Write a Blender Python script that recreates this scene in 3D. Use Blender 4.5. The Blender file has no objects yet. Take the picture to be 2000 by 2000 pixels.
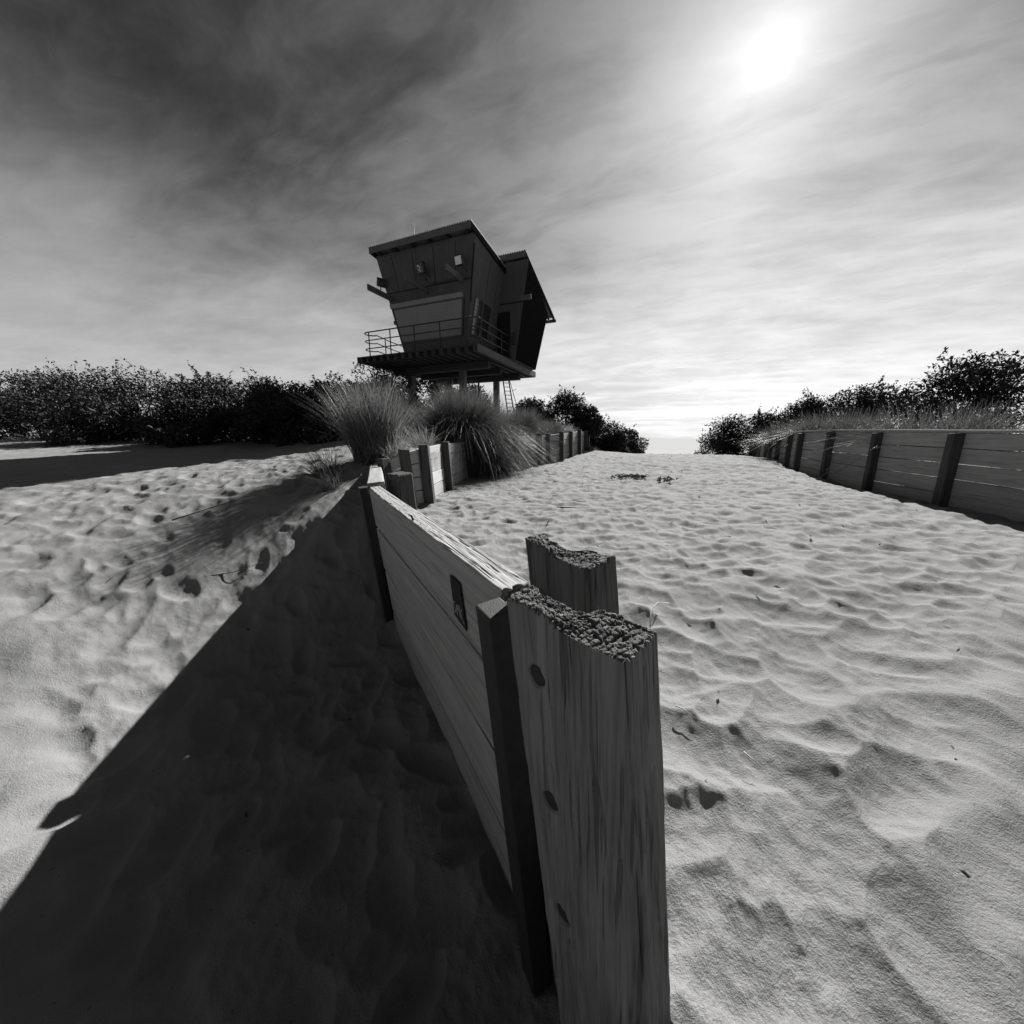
import bpy, math, random
import numpy as np
from mathutils import Matrix, Vector
R = math.radians
random.seed(7); rng = np.random.default_rng(7)
scene = bpy.context.scene
col = scene.collection
ZC = 1.75                                   # camera height; measured heights are relative to the camera

# ------------------------------------------------------------------ camera
cam = bpy.data.cameras.new('camera'); cam.sensor_width = 36; cam.sensor_height = 36
cam.lens = 36 * 700 / 2000; cam.clip_start = .02; cam.clip_end = 20000
cam_ob = bpy.data.objects.new('camera', cam); col.objects.link(cam_ob)
cam_ob.location = (0, 0, ZC); cam_ob.rotation_euler = (R(90 - 11.624), 0, 0)
scene.camera = cam_ob

# ------------------------------------------------------------------ light, sky, exposure
SUN_AZ, SUN_EL = 30.4, 36.2
SUN_DIR = Vector((math.sin(R(SUN_AZ)) * math.cos(R(SUN_EL)), math.cos(R(SUN_AZ)) * math.cos(R(SUN_EL)), math.sin(R(SUN_EL))))
sun = bpy.data.lights.new('sun', 'SUN'); sun.energy = 5.0; sun.angle = R(.53); sun.color = (1, .99, .975)
sun_ob = bpy.data.objects.new('sun', sun); col.objects.link(sun_ob)
sun_ob.rotation_euler = (-SUN_DIR).to_track_quat('-Z', 'Y').to_euler(); sun_ob.location = (8, 14, 14)
vs = scene.view_settings
vs.view_transform = 'Standard'; vs.look = 'None'; vs.gamma = 1; vs.use_curve_mapping = False
vs.exposure = 1.2
scene.cycles.max_bounces = 6; scene.cycles.diffuse_bounces = 3

world = bpy.data.worlds.new('World'); scene.world = world; world.use_nodes = True


class NT:
    def __init__(s, tree):
        s.t = tree; s.n = tree.nodes; s.l = tree.links; s.n.clear()

    def node(s, typ, **kw):
        nd = s.n.new(typ)
        for k, v in kw.items():
            if k == 'ins':
                for i, val in v.items():
                    if hasattr(val, 'is_output') or isinstance(val, bpy.types.NodeSocket):
                        s.l.new(val, nd.inputs[i])
                    else:
                        nd.inputs[i].default_value = val
            else:
                setattr(nd, k, v)
        return nd

    def math(s, op, a, b=0.0, c=None, clamp=False):
        nd = s.n.new('ShaderNodeMath'); nd.operation = op; nd.use_clamp = clamp
        for i, v in enumerate((a, b, c)):
            if v is None: continue
            if isinstance(v, bpy.types.NodeSocket): s.l.new(v, nd.inputs[i])
            else: nd.inputs[i].default_value = v
        return nd.outputs[0]

    def vmath(s, op, a, b=(0, 0, 0), out=0):
        nd = s.n.new('ShaderNodeVectorMath'); nd.operation = op
        for i, v in enumerate((a, b)):
            if isinstance(v, bpy.types.NodeSocket): s.l.new(v, nd.inputs[i])
            else: nd.inputs[i].default_value = v
        return nd.outputs[out]

    def noise(s, vec, scale, detail=4, rough=.55, dist=0.0):
        nd = s.n.new('ShaderNodeTexNoise'); s.l.new(vec, nd.inputs['Vector'])
        nd.inputs['Scale'].default_value = scale; nd.inputs['Detail'].default_value = detail
        nd.inputs['Roughness'].default_value = rough; nd.inputs['Distortion'].default_value = dist
        return nd.outputs[0]

    def smooth(s, v, a, b, lo=0.0, hi=1.0, interp='SMOOTHSTEP'):
        nd = s.n.new('ShaderNodeMapRange'); nd.interpolation_type = interp
        s.l.new(v, nd.inputs[0])
        for i, q in zip((1, 2, 3, 4), (a, b, lo, hi)): nd.inputs[i].default_value = q
        return nd.outputs[0]

    def gray(s, v):
        nd = s.n.new('ShaderNodeCombineColor')
        for i in range(3): s.l.new(v, nd.inputs[i])
        return nd.outputs[0]


def build_sky():
    w = NT(world.node_tree)
    tc = w.node('ShaderNodeTexCoord')
    d = w.vmath('NORMALIZE', tc.outputs['Generated'])
    sky = w.node('ShaderNodeTexSky', sky_type='NISHITA', sun_disc=False)
    sky.sun_elevation = R(SUN_EL); sky.sun_rotation = R(SUN_AZ)
    sky.air_density = 1.0; sky.dust_density = 1.6; sky.ozone_density = 2.0; sky.altitude = 0
    sep = w.node('ShaderNodeSeparateColor', ins={0: sky.outputs[0]})
    # black-and-white film behind a deep red filter: the clear sky is what its red light gives
    base = w.math('MULTIPLY', sep.outputs[0], 1.0)
    xyz = w.node('ShaderNodeSeparateXYZ', ins={0: d})
    el = w.math('MAXIMUM', xyz.outputs[2], 0.0)
    cosang = w.vmath('DOT_PRODUCT', d, tuple(SUN_DIR), out=1)
    ang = w.math('ARCCOSINE', w.math('MINIMUM', w.math('MAXIMUM', cosang, -1.0), 1.0))
    # thin high cloud on a flat layer overhead
    k = w.math('DIVIDE', 1.0, w.math('ADD', el, 0.10))
    comb = w.node('ShaderNodeCombineXYZ', ins={0: w.math('MULTIPLY', xyz.outputs[0], k), 1: w.math('MULTIPLY', xyz.outputs[1], k), 2: 0.0})
    rot = w.node('ShaderNodeMapping', ins={0: comb.outputs[0], 2: (0, 0, R(24))})
    mp = w.node('ShaderNodeMapping', ins={0: rot.outputs[0], 1: (1.3, .4, 0), 3: (.36, 1.15, 1)})
    warp = w.noise(mp.outputs[0], 1.4, 4, .6)
    wv = w.vmath('ADD', mp.outputs[0], w.node('ShaderNodeCombineXYZ', ins={0: w.math('MULTIPLY', warp, .35), 1: w.math('MULTIPLY', warp, .55), 2: 0.0}).outputs[0])
    soft = w.vmath('ADD', w.node('ShaderNodeMapping', ins={0: rot.outputs[0], 3: (.75, 1.25, 1)}).outputs[0], w.node('ShaderNodeCombineXYZ', ins={0: w.math('MULTIPLY', warp, .5), 1: w.math('MULTIPLY', warp, .5), 2: 0.0}).outputs[0])
    n1 = w.noise(wv, 1.15, 8, .56, .08)
    n2 = w.noise(soft, 3.4, 10, .62, .12)
    n3 = w.noise(comb.outputs[0], .55, 3, .5)
    dens = w.math('ADD', w.math('MULTIPLY', n1, .50), w.math('ADD', w.math('MULTIPLY', n2, .29), w.math('MULTIPLY', n3, .34)))
    cl = w.smooth(dens, .43, .74)
    # forward scattering: thin cloud glows towards the sun and greys away from it
    fwd = w.math('EXPONENT', w.math('MULTIPLY', ang, -1.45))
    phase = w.math('ADD', w.math('MULTIPLY', fwd, 8.0), .65)
    lowcl = w.smooth(el, .05, .75, 1.35, .55)
    cloud = w.math('MULTIPLY', w.math('MULTIPLY', cl, phase), lowcl)
    # veil of haze low over the sea
    edge = w.math('ADD', el, w.math('MULTIPLY', w.math('SUBTRACT', n1, .5), .55))
    veil = w.math('MULTIPLY', w.smooth(edge, 0.12, .46, 1.0, 0.0), w.math('ADD', w.math('MULTIPLY', fwd, 4.9), 3.7))
    thick = w.smooth(dens, .54, .84, 1.0, .74)
    glow = w.math('MULTIPLY', w.math('EXPONENT', w.math('MULTIPLY', ang, -15.0)), 5.0)
    tot = w.math('ADD', w.math('MULTIPLY', base, .26), w.math('ADD', w.math('ADD', cloud, glow), veil))
    tot = w.math('MULTIPLY', w.math('MULTIPLY', tot, thick), .72)
    bg = w.node('ShaderNodeBackground', ins={0: w.gray(tot), 1: 0.05})
    out = w.node('ShaderNodeOutputWorld', ins={0: bg.outputs[0]})


build_sky()


# ------------------------------------------------------------------ materials
def new_mat(name):
    m = bpy.data.materials.new(name); m.use_nodes = True
    return m, NT(m.node_tree)


def finish(nt, colr, rough, normal=None, spec=.25, metallic=0.0):
    b = nt.node('ShaderNodeBsdfPrincipled', ins={'Base Color': colr, 'Roughness': rough, 'Specular IOR Level': spec, 'Metallic': metallic})
    if normal is not None: nt.l.new(normal, b.inputs['Normal'])
    nt.node('ShaderNodeOutputMaterial', ins={0: b.outputs[0]})
    return b


def bump(nt, h, strength, dist):
    return nt.node('ShaderNodeBump', ins={'Height': h, 'Strength': strength, 'Distance': dist}).outputs[0]


def mat_sand():
    m, t = new_mat('sand')
    p = t.node('ShaderNodeNewGeometry').outputs['Position']
    big = t.noise(p, 1.1, 5, .6); mid = t.noise(p, 9, 4, .6); fine = t.noise(p, 420, 3, .7); grit = t.noise(p, 150, 3, .6)
    v = t.math('ADD', t.math('MULTIPLY', big, .07), t.math('MULTIPLY', mid, .035))
    v = t.math('ADD', v, t.math('MULTIPLY', t.math('SUBTRACT', fine, .5), .20))
    v = t.math('ADD', v, .132)
    dark = t.smooth(t.noise(p, 60, 2, .5), .70, .76, 1.0, .55)
    v = t.math('MULTIPLY', v, dark)
    h = t.math('ADD', t.math('MULTIPLY', fine, .5), t.math('ADD', grit, t.math('MULTIPLY', mid, 3.0)))
    finish(t, t.gray(v), .95, bump(t, h, .75, .006), .1)
    return m


def mat_wood(name, axis, lo, hi, bs=.7, scale=1.0, ck=.4):
    """weathered hardwood; grain runs along the object's own axis"""
    m, t = new_mat(name)
    p = t.node('ShaderNodeTexCoord').outputs['Object']
    oi = t.node('ShaderNodeObjectInfo').outputs['Random']
    off = t.node('ShaderNodeCombineXYZ', ins={0: t.math('MULTIPLY', oi, 13.0), 1: t.math('MULTIPLY', oi, 7.0), 2: t.math('MULTIPLY', oi, 23.0)}).outputs[0]
    p = t.vmath('ADD', p, off)
    s = [22 * scale] * 3; s[axis] = 1.1 * scale
    g = t.node('ShaderNodeMapping', ins={0: p, 3: tuple(s)}).outputs[0]
    s2 = [95 * scale] * 3; s2[axis] = 3.0 * scale
    g2 = t.node('ShaderNodeMapping', ins={0: p, 3: tuple(s2)}).outputs[0]
    a = t.noise(g, 1.0, 6, .62, .6); b = t.noise(g2, 1.0, 5, .65, .2); c = t.noise(p, 3.0, 4, .6)
    crack = t.smooth(t.noise(g2, .55, 3, .5, .3), .34, .42, 0.0, 1.0)
    v = t.math('ADD', t.math('MULTIPLY', a, .5), t.math('ADD', t.math('MULTIPLY', b, .3), t.math('MULTIPLY', c, .2)))
    v = t.smooth(v, .30, .68, lo, hi, 'LINEAR')
    tone = t.math('ADD', t.math('MULTIPLY', oi, .3), .85)
    v = t.math('MULTIPLY', t.math('MULTIPLY', v, tone), t.math('ADD', t.math('MULTIPLY', crack, 1 - ck), ck))
    h = t.math('ADD', t.math('ADD', t.math('MULTIPLY', a, 1.0), t.math('MULTIPLY', b, .8)), t.math('MULTIPLY', crack, .9))
    finish(t, t.gray(v), .85, bump(t, h, bs, .004), .2)
    return m


def mat_plain(name, v, rough=.7, var=.25, scale=6.0, spec=.3, bs=.15, metallic=0.0):
    m, t = new_mat(name)
    p = t.node('ShaderNodeTexCoord').outputs['Object']
    n = t.noise(p, scale, 6, .62); n2 = t.noise(p, scale * 9, 3, .6)
    q = t.math('MULTIPLY', t.smooth(t.math('ADD', t.math('MULTIPLY', n, .75), t.math('MULTIPLY', n2, .25)), .3, .7, 1 - var, 1 + var, 'LINEAR'), v)
    finish(t, t.gray(q), rough, bump(t, n2, bs, .004), spec, metallic)
    return m


def mat_paint(name, v, streak=.25):
    """painted sheet wall with rain streaks"""
    m, t = new_mat(name)
    p = t.node('ShaderNodeTexCoord').outputs['Object']
    g = t.node('ShaderNodeMapping', ins={0: p, 3: (9, 9, .5)}).outputs[0]
    n = t.noise(g, 1.0, 5, .6); n2 = t.noise(p, 2.2, 5, .6)
    q = t.smooth(t.math('ADD', t.math('MULTIPLY', n, .5), t.math('MULTIPLY', n2, .5)), .3, .7, 1 - streak, 1 + streak * .6, 'LINEAR')
    finish(t, t.gray(t.math('MULTIPLY', q, v)), .6, bump(t, n, .1, .004), .06)
    return m


def mat_leaf(name, v, trans=.35, rough=.55):
    m, t = new_mat(name)
    rnd = t.node('ShaderNodeNewGeometry').outputs['Random Per Island']
    q = t.gray(t.math('MULTIPLY', t.math('ADD', t.math('MULTIPLY', rnd, .9), .55), v))
    a = t.node('ShaderNodeBsdfPrincipled', ins={'Base Color': q, 'Roughness': rough, 'Specular IOR Level': .3})
    b = t.node('ShaderNodeBsdfTranslucent', ins={0: q})
    mx = t.node('ShaderNodeMixShader', ins={0: trans, 1: a.outputs[0], 2: b.outputs[0]})
    t.node('ShaderNodeOutputMaterial', ins={0: mx.outputs[0]})
    return m


def mat_sea():
    m, t = new_mat('sea_water')
    p = t.node('ShaderNodeNewGeometry').outputs['Position']
    n = t.noise(t.node('ShaderNodeMapping', ins={0: p, 3: (.05, .25, 1)}).outputs[0], 1.0, 6, .6)
    b = finish(t, (.33, .33, .33, 1), 1.0, bump(t, n, .2, .3), .0)
    return m


def mat_glass(name):
    m, t = new_mat(name)
    p = t.node('ShaderNodeTexCoord').outputs['Object']
    n = t.noise(p, 3, 3, .5)
    finish(t, t.gray(t.smooth(n, .3, .7, .02, .035)), .12, None, .5)
    return m


M = dict(
    sand=mat_sand(),
    plank=mat_wood('weathered_plank', 0, .18, .34, .5, 1.0, .75),
    sunlit_plank=mat_wood('sunlit_plank', 0, .26, .42, .35, 1.0, .8),  # brighter copy of the plank wood, with sunlight put into its colour
    post=mat_wood('weathered_post', 2, .03, .085, .7, .8),
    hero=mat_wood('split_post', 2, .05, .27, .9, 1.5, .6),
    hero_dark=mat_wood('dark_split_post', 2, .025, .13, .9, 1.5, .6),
    endgrain=mat_plain('end_grain', .10, .9, .55, 60, .15, .5),
    steel=mat_plain('rusty_steel', .018, .65, .5, 30, .4, .4),
    bolt=mat_plain('rusty_bolt', .015, .6, .4, 80, .4, .4),
    tower=mat_paint('tower_paint', .078),
    side=mat_plain('side_dark', .011, .95, .2, 4, .0),  # near-black, for the rear cabin's right face and the barge boards
    tower_dark=mat_paint('tower_dark_paint', .018),
    shutter=mat_paint('shutter_paint', .21, .12),
    trim=mat_paint('trim_paint', .10),
    roof=mat_plain('roof_sheet', .22, .5, .2, 3, .4),
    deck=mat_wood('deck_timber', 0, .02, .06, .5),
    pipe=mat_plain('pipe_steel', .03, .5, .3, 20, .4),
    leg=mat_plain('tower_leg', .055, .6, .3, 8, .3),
    glass=mat_glass('dark_glass'),
    lamp=mat_plain('lamp_glass', .6, .3, .1, 12, .5),
    black=mat_plain('black_housing', .02, .5, .3, 20, .4),
    tag=mat_plain('dark_tag', .02, .8, .4, 60, .2),
    scratch=mat_plain('scratched_wood', .30, .8, .4, 90, .2),
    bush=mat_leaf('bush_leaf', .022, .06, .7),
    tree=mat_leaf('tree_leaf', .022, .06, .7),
    grass=mat_leaf('dune_grass', .080, .40, .5),
    grass_light=mat_leaf('spiky_grass', .13, .45, .5),
    straw=mat_leaf('dry_grass', .22, .4, .5),
    bark=mat_plain('bark', .05, .9, .4, 20, .1, .6),
    twig=mat_plain('dry_twig', .06, .9, .5, 50, .1),
    pale=mat_plain('pale_stem', .40, .8, .2, 50, .1),
    sea=mat_sea(),
)


# ------------------------------------------------------------------ helpers
def link_mesh(name, verts, faces, mat, parent=None, smooth=False, mw=None):
    me = bpy.data.meshes.new(name)
    if isinstance(verts, np.ndarray) and isinstance(faces, np.ndarray):
        nv, nf, k = len(verts), len(faces), faces.shape[1]
        me.vertices.add(nv); me.vertices.foreach_set('co', verts.astype(np.float32).ravel())
        me.loops.add(nf * k); me.loops.foreach_set('vertex_index', faces.astype(np.int32).ravel())
        me.polygons.add(nf); me.polygons.foreach_set('loop_start', np.arange(0, nf * k, k, dtype=np.int32))
        me.update(calc_edges=True)
    else:
        me.from_pydata([tuple(v) for v in verts], [], faces); me.update()
    if smooth: me.polygons.foreach_set('use_smooth', np.ones(len(me.polygons), dtype=bool))
    if mat is not None: me.materials.append(mat)
    o = bpy.data.objects.new(name, me); col.objects.link(o)
    if parent is not None: o.parent = parent
    if mw is not None: o.matrix_local = mw
    return o


def thing(name, label, cat, loc=(0, 0, 0), rz=0.0, group=None):
    o = bpy.data.objects.new(name, None); col.objects.link(o)
    o.location = loc; o.rotation_euler = (0, 0, rz); o.empty_display_size = .2
    o['label'] = label; o['category'] = cat
    if group: o['group'] = group
    return o


def tag(o, label, cat, group=None):
    o['label'] = label; o['category'] = cat
    if group: o['group'] = group
    return o


class MB:
    """collects simple shapes into one mesh"""
    def __init__(s): s.v = []; s.f = []

    def hexa(s, p):            # 8 points: bottom ring then top ring
        b = len(s.v); s.v += [tuple(q) for q in p]
        for q in ((3, 2, 1, 0), (4, 5, 6, 7), (0, 1, 5, 4), (1, 2, 6, 5), (2, 3, 7, 6), (3, 0, 4, 7)):
            s.f.append(tuple(b + i for i in q))
        return s

    def box(s, x0, x1, y0, y1, z0, z1):
        return s.hexa([(x0, y0, z0), (x1, y0, z0), (x1, y1, z0), (x0, y1, z0), (x0, y0, z1), (x1, y0, z1), (x1, y1, z1), (x0, y1, z1)])

    def tube(s, pts, r, n=8, caps=True):
        pts = [Vector(p) for p in pts]; m = len(pts); b = len(s.v)
        rr = r if hasattr(r, '__len__') else [r] * m
        ref = None
        for i, p in enumerate(pts):
            t = (pts[min(i + 1, m - 1)] - pts[max(i - 1, 0)]).normalized()
            if ref is None: ref = t.orthogonal().normalized()
            ref = (ref - t * ref.dot(t)).normalized(); bi = t.cross(ref)
            for k in range(n):
                a = 2 * math.pi * k / n
                s.v.append(tuple(p + (ref * math.cos(a) + bi * math.sin(a)) * rr[i]))
        for i in range(m - 1):
            for k in range(n):
                s.f.append((b + i * n + k, b + i * n + (k + 1) % n, b + (i + 1) * n + (k + 1) % n, b + (i + 1) * n + k))
        if caps:
            s.f.append(tuple(b + k for k in reversed(range(n)))); s.f.append(tuple(b + (m - 1) * n + k for k in range(n)))
        return s

    def build(s, name, mat, parent=None, bevel=0.0, smooth=False, mw=None):
        o = link_mesh(name, s.v, s.f, mat, parent, smooth, mw)
        if bevel:
            md = o.modifiers.new('bevel', 'BEVEL'); md.width = bevel; md.segments = 2; md.limit_method = 'ANGLE'
        return o


# numpy lattice noise
def _h(ix, iy, iz, seed):
    n = (ix.astype(np.int64) * 374761393 + iy.astype(np.int64) * 668265263 + iz.astype(np.int64) * 2147483647 + seed * 974711) & 0xffffffff
    n = ((n ^ (n >> 13)) * 1274126177) & 0xffffffff
    n = (n ^ (n >> 16)) & 0xffffffff
    return n.astype(np.float64) / 4294967295.0


def vn(x, y, z=None, seed=0):
    x = np.asarray(x, float); y = np.asarray(y, float)
    z = np.zeros_like(x) if z is None else np.asarray(z, float)
    ix, iy, iz = np.floor(x), np.floor(y), np.floor(z)
    fx, fy, fz = x - ix, y - iy, z - iz
    fx, fy, fz = [q * q * q * (q * (q * 6 - 15) + 10) for q in (fx, fy, fz)]
    r = 0
    for a in (0, 1):
        for b in (0, 1):
            for c in (0, 1):
                w = (fx if a else 1 - fx) * (fy if b else 1 - fy) * (fz if c else 1 - fz)
                r = r + w * _h(ix + a, iy + b, iz + c, seed)
    return r * 2 - 1


def fbm(x, y, z=None, oct=4, seed=0, gain=.5):
    r = 0; a = 1.0; f = 1.0
    for o in range(oct):
        r = r + a * vn(x * f, y * f, None if z is None else z * f, seed + o * 17); a *= gain; f *= 2.03
    return r


def sst(x, a, b):
    t = np.clip((x - a) / (b - a), 0, 1); return t * t * (3 - 2 * t)


# ------------------------------------------------------------------ terrain
DUNE_EDGE = [(1.6, -1.6), (.36, .36), (.105, .915), (-.995, 2.89), (-1.90, 5.02), (-1.45, 4.76), (-1.26, 5.02), (-1.255, 6.6), (-1.085, 8.63), (-.53, 9.29),
             (.05, 9.64), (.70, 10.25), (1.0, 10.85), (1.5, 11.65), (1.96, 12.75), (2.46, 13.85), (2.98, 15.35), (3.5, 17.2), (3.8, 24), (3.8, 70), (-400, 70), (-400, -60), (1.6, -60)]
RIGHT_PTS = [(.6, .8, -1.07), (.3, 0, -1.12), (2, 0, -1.03), (1.5, 1.5, -1.0), (0, 2, -1.0), (-.6, 3, -.98), (-1.2, 4.2, -.96), (1, 4, -.94), (3, 3, -.96), (5, 5, -.90),
             (-1.37, 4.75, -.90), (-1.22, 5.0, -.91), (-1.2, 6.6, -.951), (-1.03, 8.6, -.903), (.09, 9.6, -.79), (.75, 10.2, -.767), (1.05, 10.8, -.766), (1.55, 11.6, -.725),
             (2.02, 12.7, -.633), (2.52, 13.8, -.591), (3.05, 15.3, -.507), (3, 8.5, -.82), (5, 8.5, -.80), (2, 6, -.90), (0, 7.5, -.90), (4, 14.2, -.58), (6, 13.3, -.575), (8, 12.8, -.60),
             (6.6, 9.0, -.70), (5.6, 7, -.80), (7.5, 9.2, -.92), (8.2, 10.5, -.78), (7.0, 7.3, -1.0), (6.4, 5.2, -1.0), (6.2, 3, -1.05), (9.2, 12.6, -.72),
             (4.2, 16.6, -.75), (6, 18, -1.25), (10, 17, -1.2), (6, 26, -2.9), (12, 24, -2.5), (6, 40, -4.6), (20, 40, -4.6), (40, 20, -2.0), (20, 8, -.4), (12, 5, -.5), (10, 9, -.5), (13, 12, -.4), (0, -6, -1.2), (12, -6, -1.0), (14, 17, -.8)]
LEFT_PTS = [(.2, .1, -1.75), (-.1, .9, -1.74), (-1.05, 2.7, -1.66), (-1.2, .5, -1.72), (-.6, 1.6, -1.70), (-2.4, 2.5, -1.52), (-2.27, 2.98, -1.33), (-2.1, 3.43, -1.03), (-1.81, 3.78, -.80),
            (-1.9, 4.5, -.55), (-2.3, 5.0, -.43), (-3, 5, -.48), (-3.2, 3.6, -.92), (-4, 2, -1.22), (-3, 0, -1.6), (-6, 0, -1.3), (-8, 4, -.75), (-5, 3.6, -.85), (-5, 7.5, -.40),
            (-1.45, 5.2, -.30), (-1.4, 6.6, -.18), (-1.3, 8.4, -.16), (-.7, 9.6, -.06), (.4, 10.4, .0), (.8, 11.2, .04), (1.3, 12.2, .08), (1.8, 13.5, .16), (2.5, 15.4, .2),
            (-2.5, 8, -.12), (-3, 10, .05), (-2, 14, .35), (-3, 17, .45), (2, 18, .2), (-6.7, 10, -.33), (-9, 9.5, -.35), (-10, 15, .05), (-20, 15, .1), (-14, 6, -.5), (-6, 22, .5),
            (2, 30, -.6), (-20, 40, -.5), (-40, 10, 0), (-40, -20, -1), (-6, -8, -1.6), (0, -6, -1.7), (-1, 50, -4.6), (-30, 62, -4.6)]


def rbf_fit(pts, c=.5, lam=.02):
    P = np.array(pts, float); xy, z = P[:, :2], P[:, 2]
    D = np.sqrt(((xy[:, None] - xy[None]) ** 2).sum(-1) + c * c)
    n = len(P); A = np.zeros((n + 1, n + 1)); A[:n, :n] = -D + 0; A[:n, :n] -= np.eye(n) * -lam * 1.0
    A[:n, :n] = D - np.eye(n) * lam; A[:n, n] = 1; A[n, :n] = 1
    w = np.linalg.solve(A, np.append(z, 0))
    return xy, w, c


FR, FL = rbf_fit(RIGHT_PTS), rbf_fit(LEFT_PTS)


def rbf(F, x, y):
    xy, w, c = F; r = np.full(x.shape, w[-1])
    for (px, py), q in zip(xy, w[:-1]): r = r + q * np.sqrt((x - px) ** 2 + (y - py) ** 2 + c * c)
    return np.clip(r, -5.2, 1.4)


def inside(x, y, poly):
    r = np.zeros(x.shape, bool); n = len(poly)
    for i in range(n):
        (x0, y0), (x1, y1) = poly[i], poly[(i + 1) % n]
        if y0 == y1: continue
        cond = ((y0 > y) != (y1 > y)) & (x < (x1 - x0) * (y - y0) / (y1 - y0) + x0)
        r ^= cond
    return r


def base_h(x, y):
    x = np.asarray(x, float); y = np.asarray(y, float)
    L = inside(x, y, DUNE_EDGE)
    h = np.where(L, rbf(FL, x, y), rbf(FR, x, y))
    far = sst(np.hypot(x, y), 40, 90)
    return h * (1 - far) + (-5.0) * far + ZC


def gz(x, y): return float(base_h(np.array([x]), np.array([y]))[0])


def build_ground():
    # rings round the near sand: fine where it is close, coarse far away
    r = [.12]
    while r[-1] < 22: r.append(r[-1] * (1.0075 if r[-1] > .45 else 1.03))
    while r[-1] < 6000: r.append(r[-1] * 1.07)
    r = np.array(r)
    th = np.concatenate([np.arange(-180, -56, 1.2), np.arange(-56, 56, .18), np.arange(56, 180, 1.2)])
    th = np.radians(th)
    nr, nt = len(r), len(th)
    X = r[:, None] * np.sin(th)[None]; Y = r[:, None] * np.cos(th)[None]
    H = base_h(X.ravel(), Y.ravel()).reshape(X.shape)
    L = inside(X.ravel(), Y.ravel(), DUNE_EDGE).reshape(X.shape)
    # trodden sand: overlapping footprint hollows meeting in ridges
    D = np.full(X.shape, .012)
    lr = np.log(r)
    prints = []
    g = np.random.default_rng(11)

    def add(px, py, a, b, rot, dep):
        dep = min(dep, .38 * b); rad = max(a, b) * 1.35
        rr = math.hypot(px, py)
        i0, i1 = np.searchsorted(r, max(rr - rad, .1)), np.searchsorted(r, rr + rad)
        t0 = math.atan2(px, py); dt = math.asin(min(1, rad / max(rr, rad)))
        j0, j1 = np.searchsorted(th, t0 - dt), np.searchsorted(th, t0 + dt)
        if i1 <= i0 or j1 <= j0: return
        dx = X[i0:i1, j0:j1] - px; dy = Y[i0:i1, j0:j1] - py
        u = (dx * math.cos(rot) + dy * math.sin(rot)) / a; v = (-dx * math.sin(rot) + dy * math.cos(rot)) / b
        q2 = u * u + v * v + .16 * np.sin(3 * np.arctan2(v, u) + rot * 3) * np.minimum(u * u + v * v, 1)
        val = dep * (q2 - 1) + .012
        D[i0:i1, j0:j1] = np.minimum(D[i0:i1, j0:j1], val)

    n = 0
    while n < 4600:                                   # the path
        px, py = g.uniform(-2, 9), g.uniform(-.5, 14.5)
        if inside(np.array([px]), np.array([py]), DUNE_EDGE)[0]: continue
        dist = math.hypot(px, py)
        s = g.uniform(.6, 1.2) * (1.0 if dist > 2.5 else 1.55)
        a = .125 * s * g.uniform(.9, 1.7); b = .092 * s
        add(px, py, a, b, g.normal(.25, .6), g.uniform(.20, .40) * b * (.88 if dist < 2.5 else 1.05))
        n += 1
    n = 0
    while n < 2200:                                   # the slope left of the fence
        px, py = g.uniform(-9, .3), g.uniform(-1, 10)
        if not inside(np.array([px]), np.array([py]), DUNE_EDGE)[0]: continue
        s = g.uniform(.6, 1.2)
        add(px, py, .14 * s * g.uniform(1, 1.6), .10 * s, g.uniform(0, 3.14), g.uniform(.015, .045) * s); n += 1
    n = 0
    while n < 2600:                                   # smaller dents and crumbled edges
        px, py = g.uniform(-2, 8.5), g.uniform(.3, 14)
        if inside(np.array([px]), np.array([py]), DUNE_EDGE)[0]: continue
        if math.hypot(px, py) < 3.2: n += 1; continue
        b = g.uniform(.04, .07) * (1 + .03 * py); add(px, py, b * g.uniform(1, 1.9), b, g.normal(.2, .6), g.uniform(.10, .22) * b); n += 1
    x, y = X.ravel(), Y.ravel()
    near = 1 - sst(np.hypot(x, y), 18, 40)
    # wind-smoothed: soften the hollows with broad and fine swells
    rel = D.ravel() * (1.28 + .15 * fbm(x * .8, y * .8, oct=2, seed=5))
    rel = rel + .012 * fbm(x * 1.7, y * 1.7, oct=3, seed=1) + .0060 * fbm(x * 8, y * 8, oct=3, seed=2)
    rel = rel + .0028 * fbm(x * 30, y * 30, oct=3, seed=8)
    # drifted sand streaks running with the wind
    ca, sa = math.cos(.55), math.sin(.55)
    rel = rel + .005 * (1 - np.abs(fbm((x * ca + y * sa) * 2.2, (-x * sa + y * ca) * 6.5, oct=2, seed=31)))
    H = H.ravel() + rel * near
    # one clear shoe print in the near sand, with its tread
    cx, cy, rot = .615, .87, 1.24
    dx, dy = x - cx, y - cy
    u = dx * math.cos(rot) + dy * math.sin(rot); v = -dx * math.sin(rot) + dy * math.cos(rot)
    w = .058 + .010 * np.cos(u * 18)
    q = np.maximum(np.abs(u) / .15, np.abs(v) / w)
    q = np.hypot(u / .15, v / w); m = 1 - sst(q, .35, 1.25)
    rr0 = np.hypot(u - .09, v * 1.2)
    tread = .0024 * np.sin(rr0 * 500) * (1 - sst(rr0, .03, .062))
    H = H - m * .007 + .003 * (sst(q, .7, 1.2) * (1 - sst(q, 1.2, 2.2))) + tread * m * .6
    verts = np.stack([x, y, H], 1)
    idx = np.arange(nr * nt).reshape(nr, nt)
    j = np.arange(nt); jn = (j + 1) % nt
    q = np.stack([idx[:-1][:, j], idx[:-1][:, jn], idx[1:][:, jn], idx[1:][:, j]], -1).reshape(-1, 4)[:, ::-1]
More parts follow.
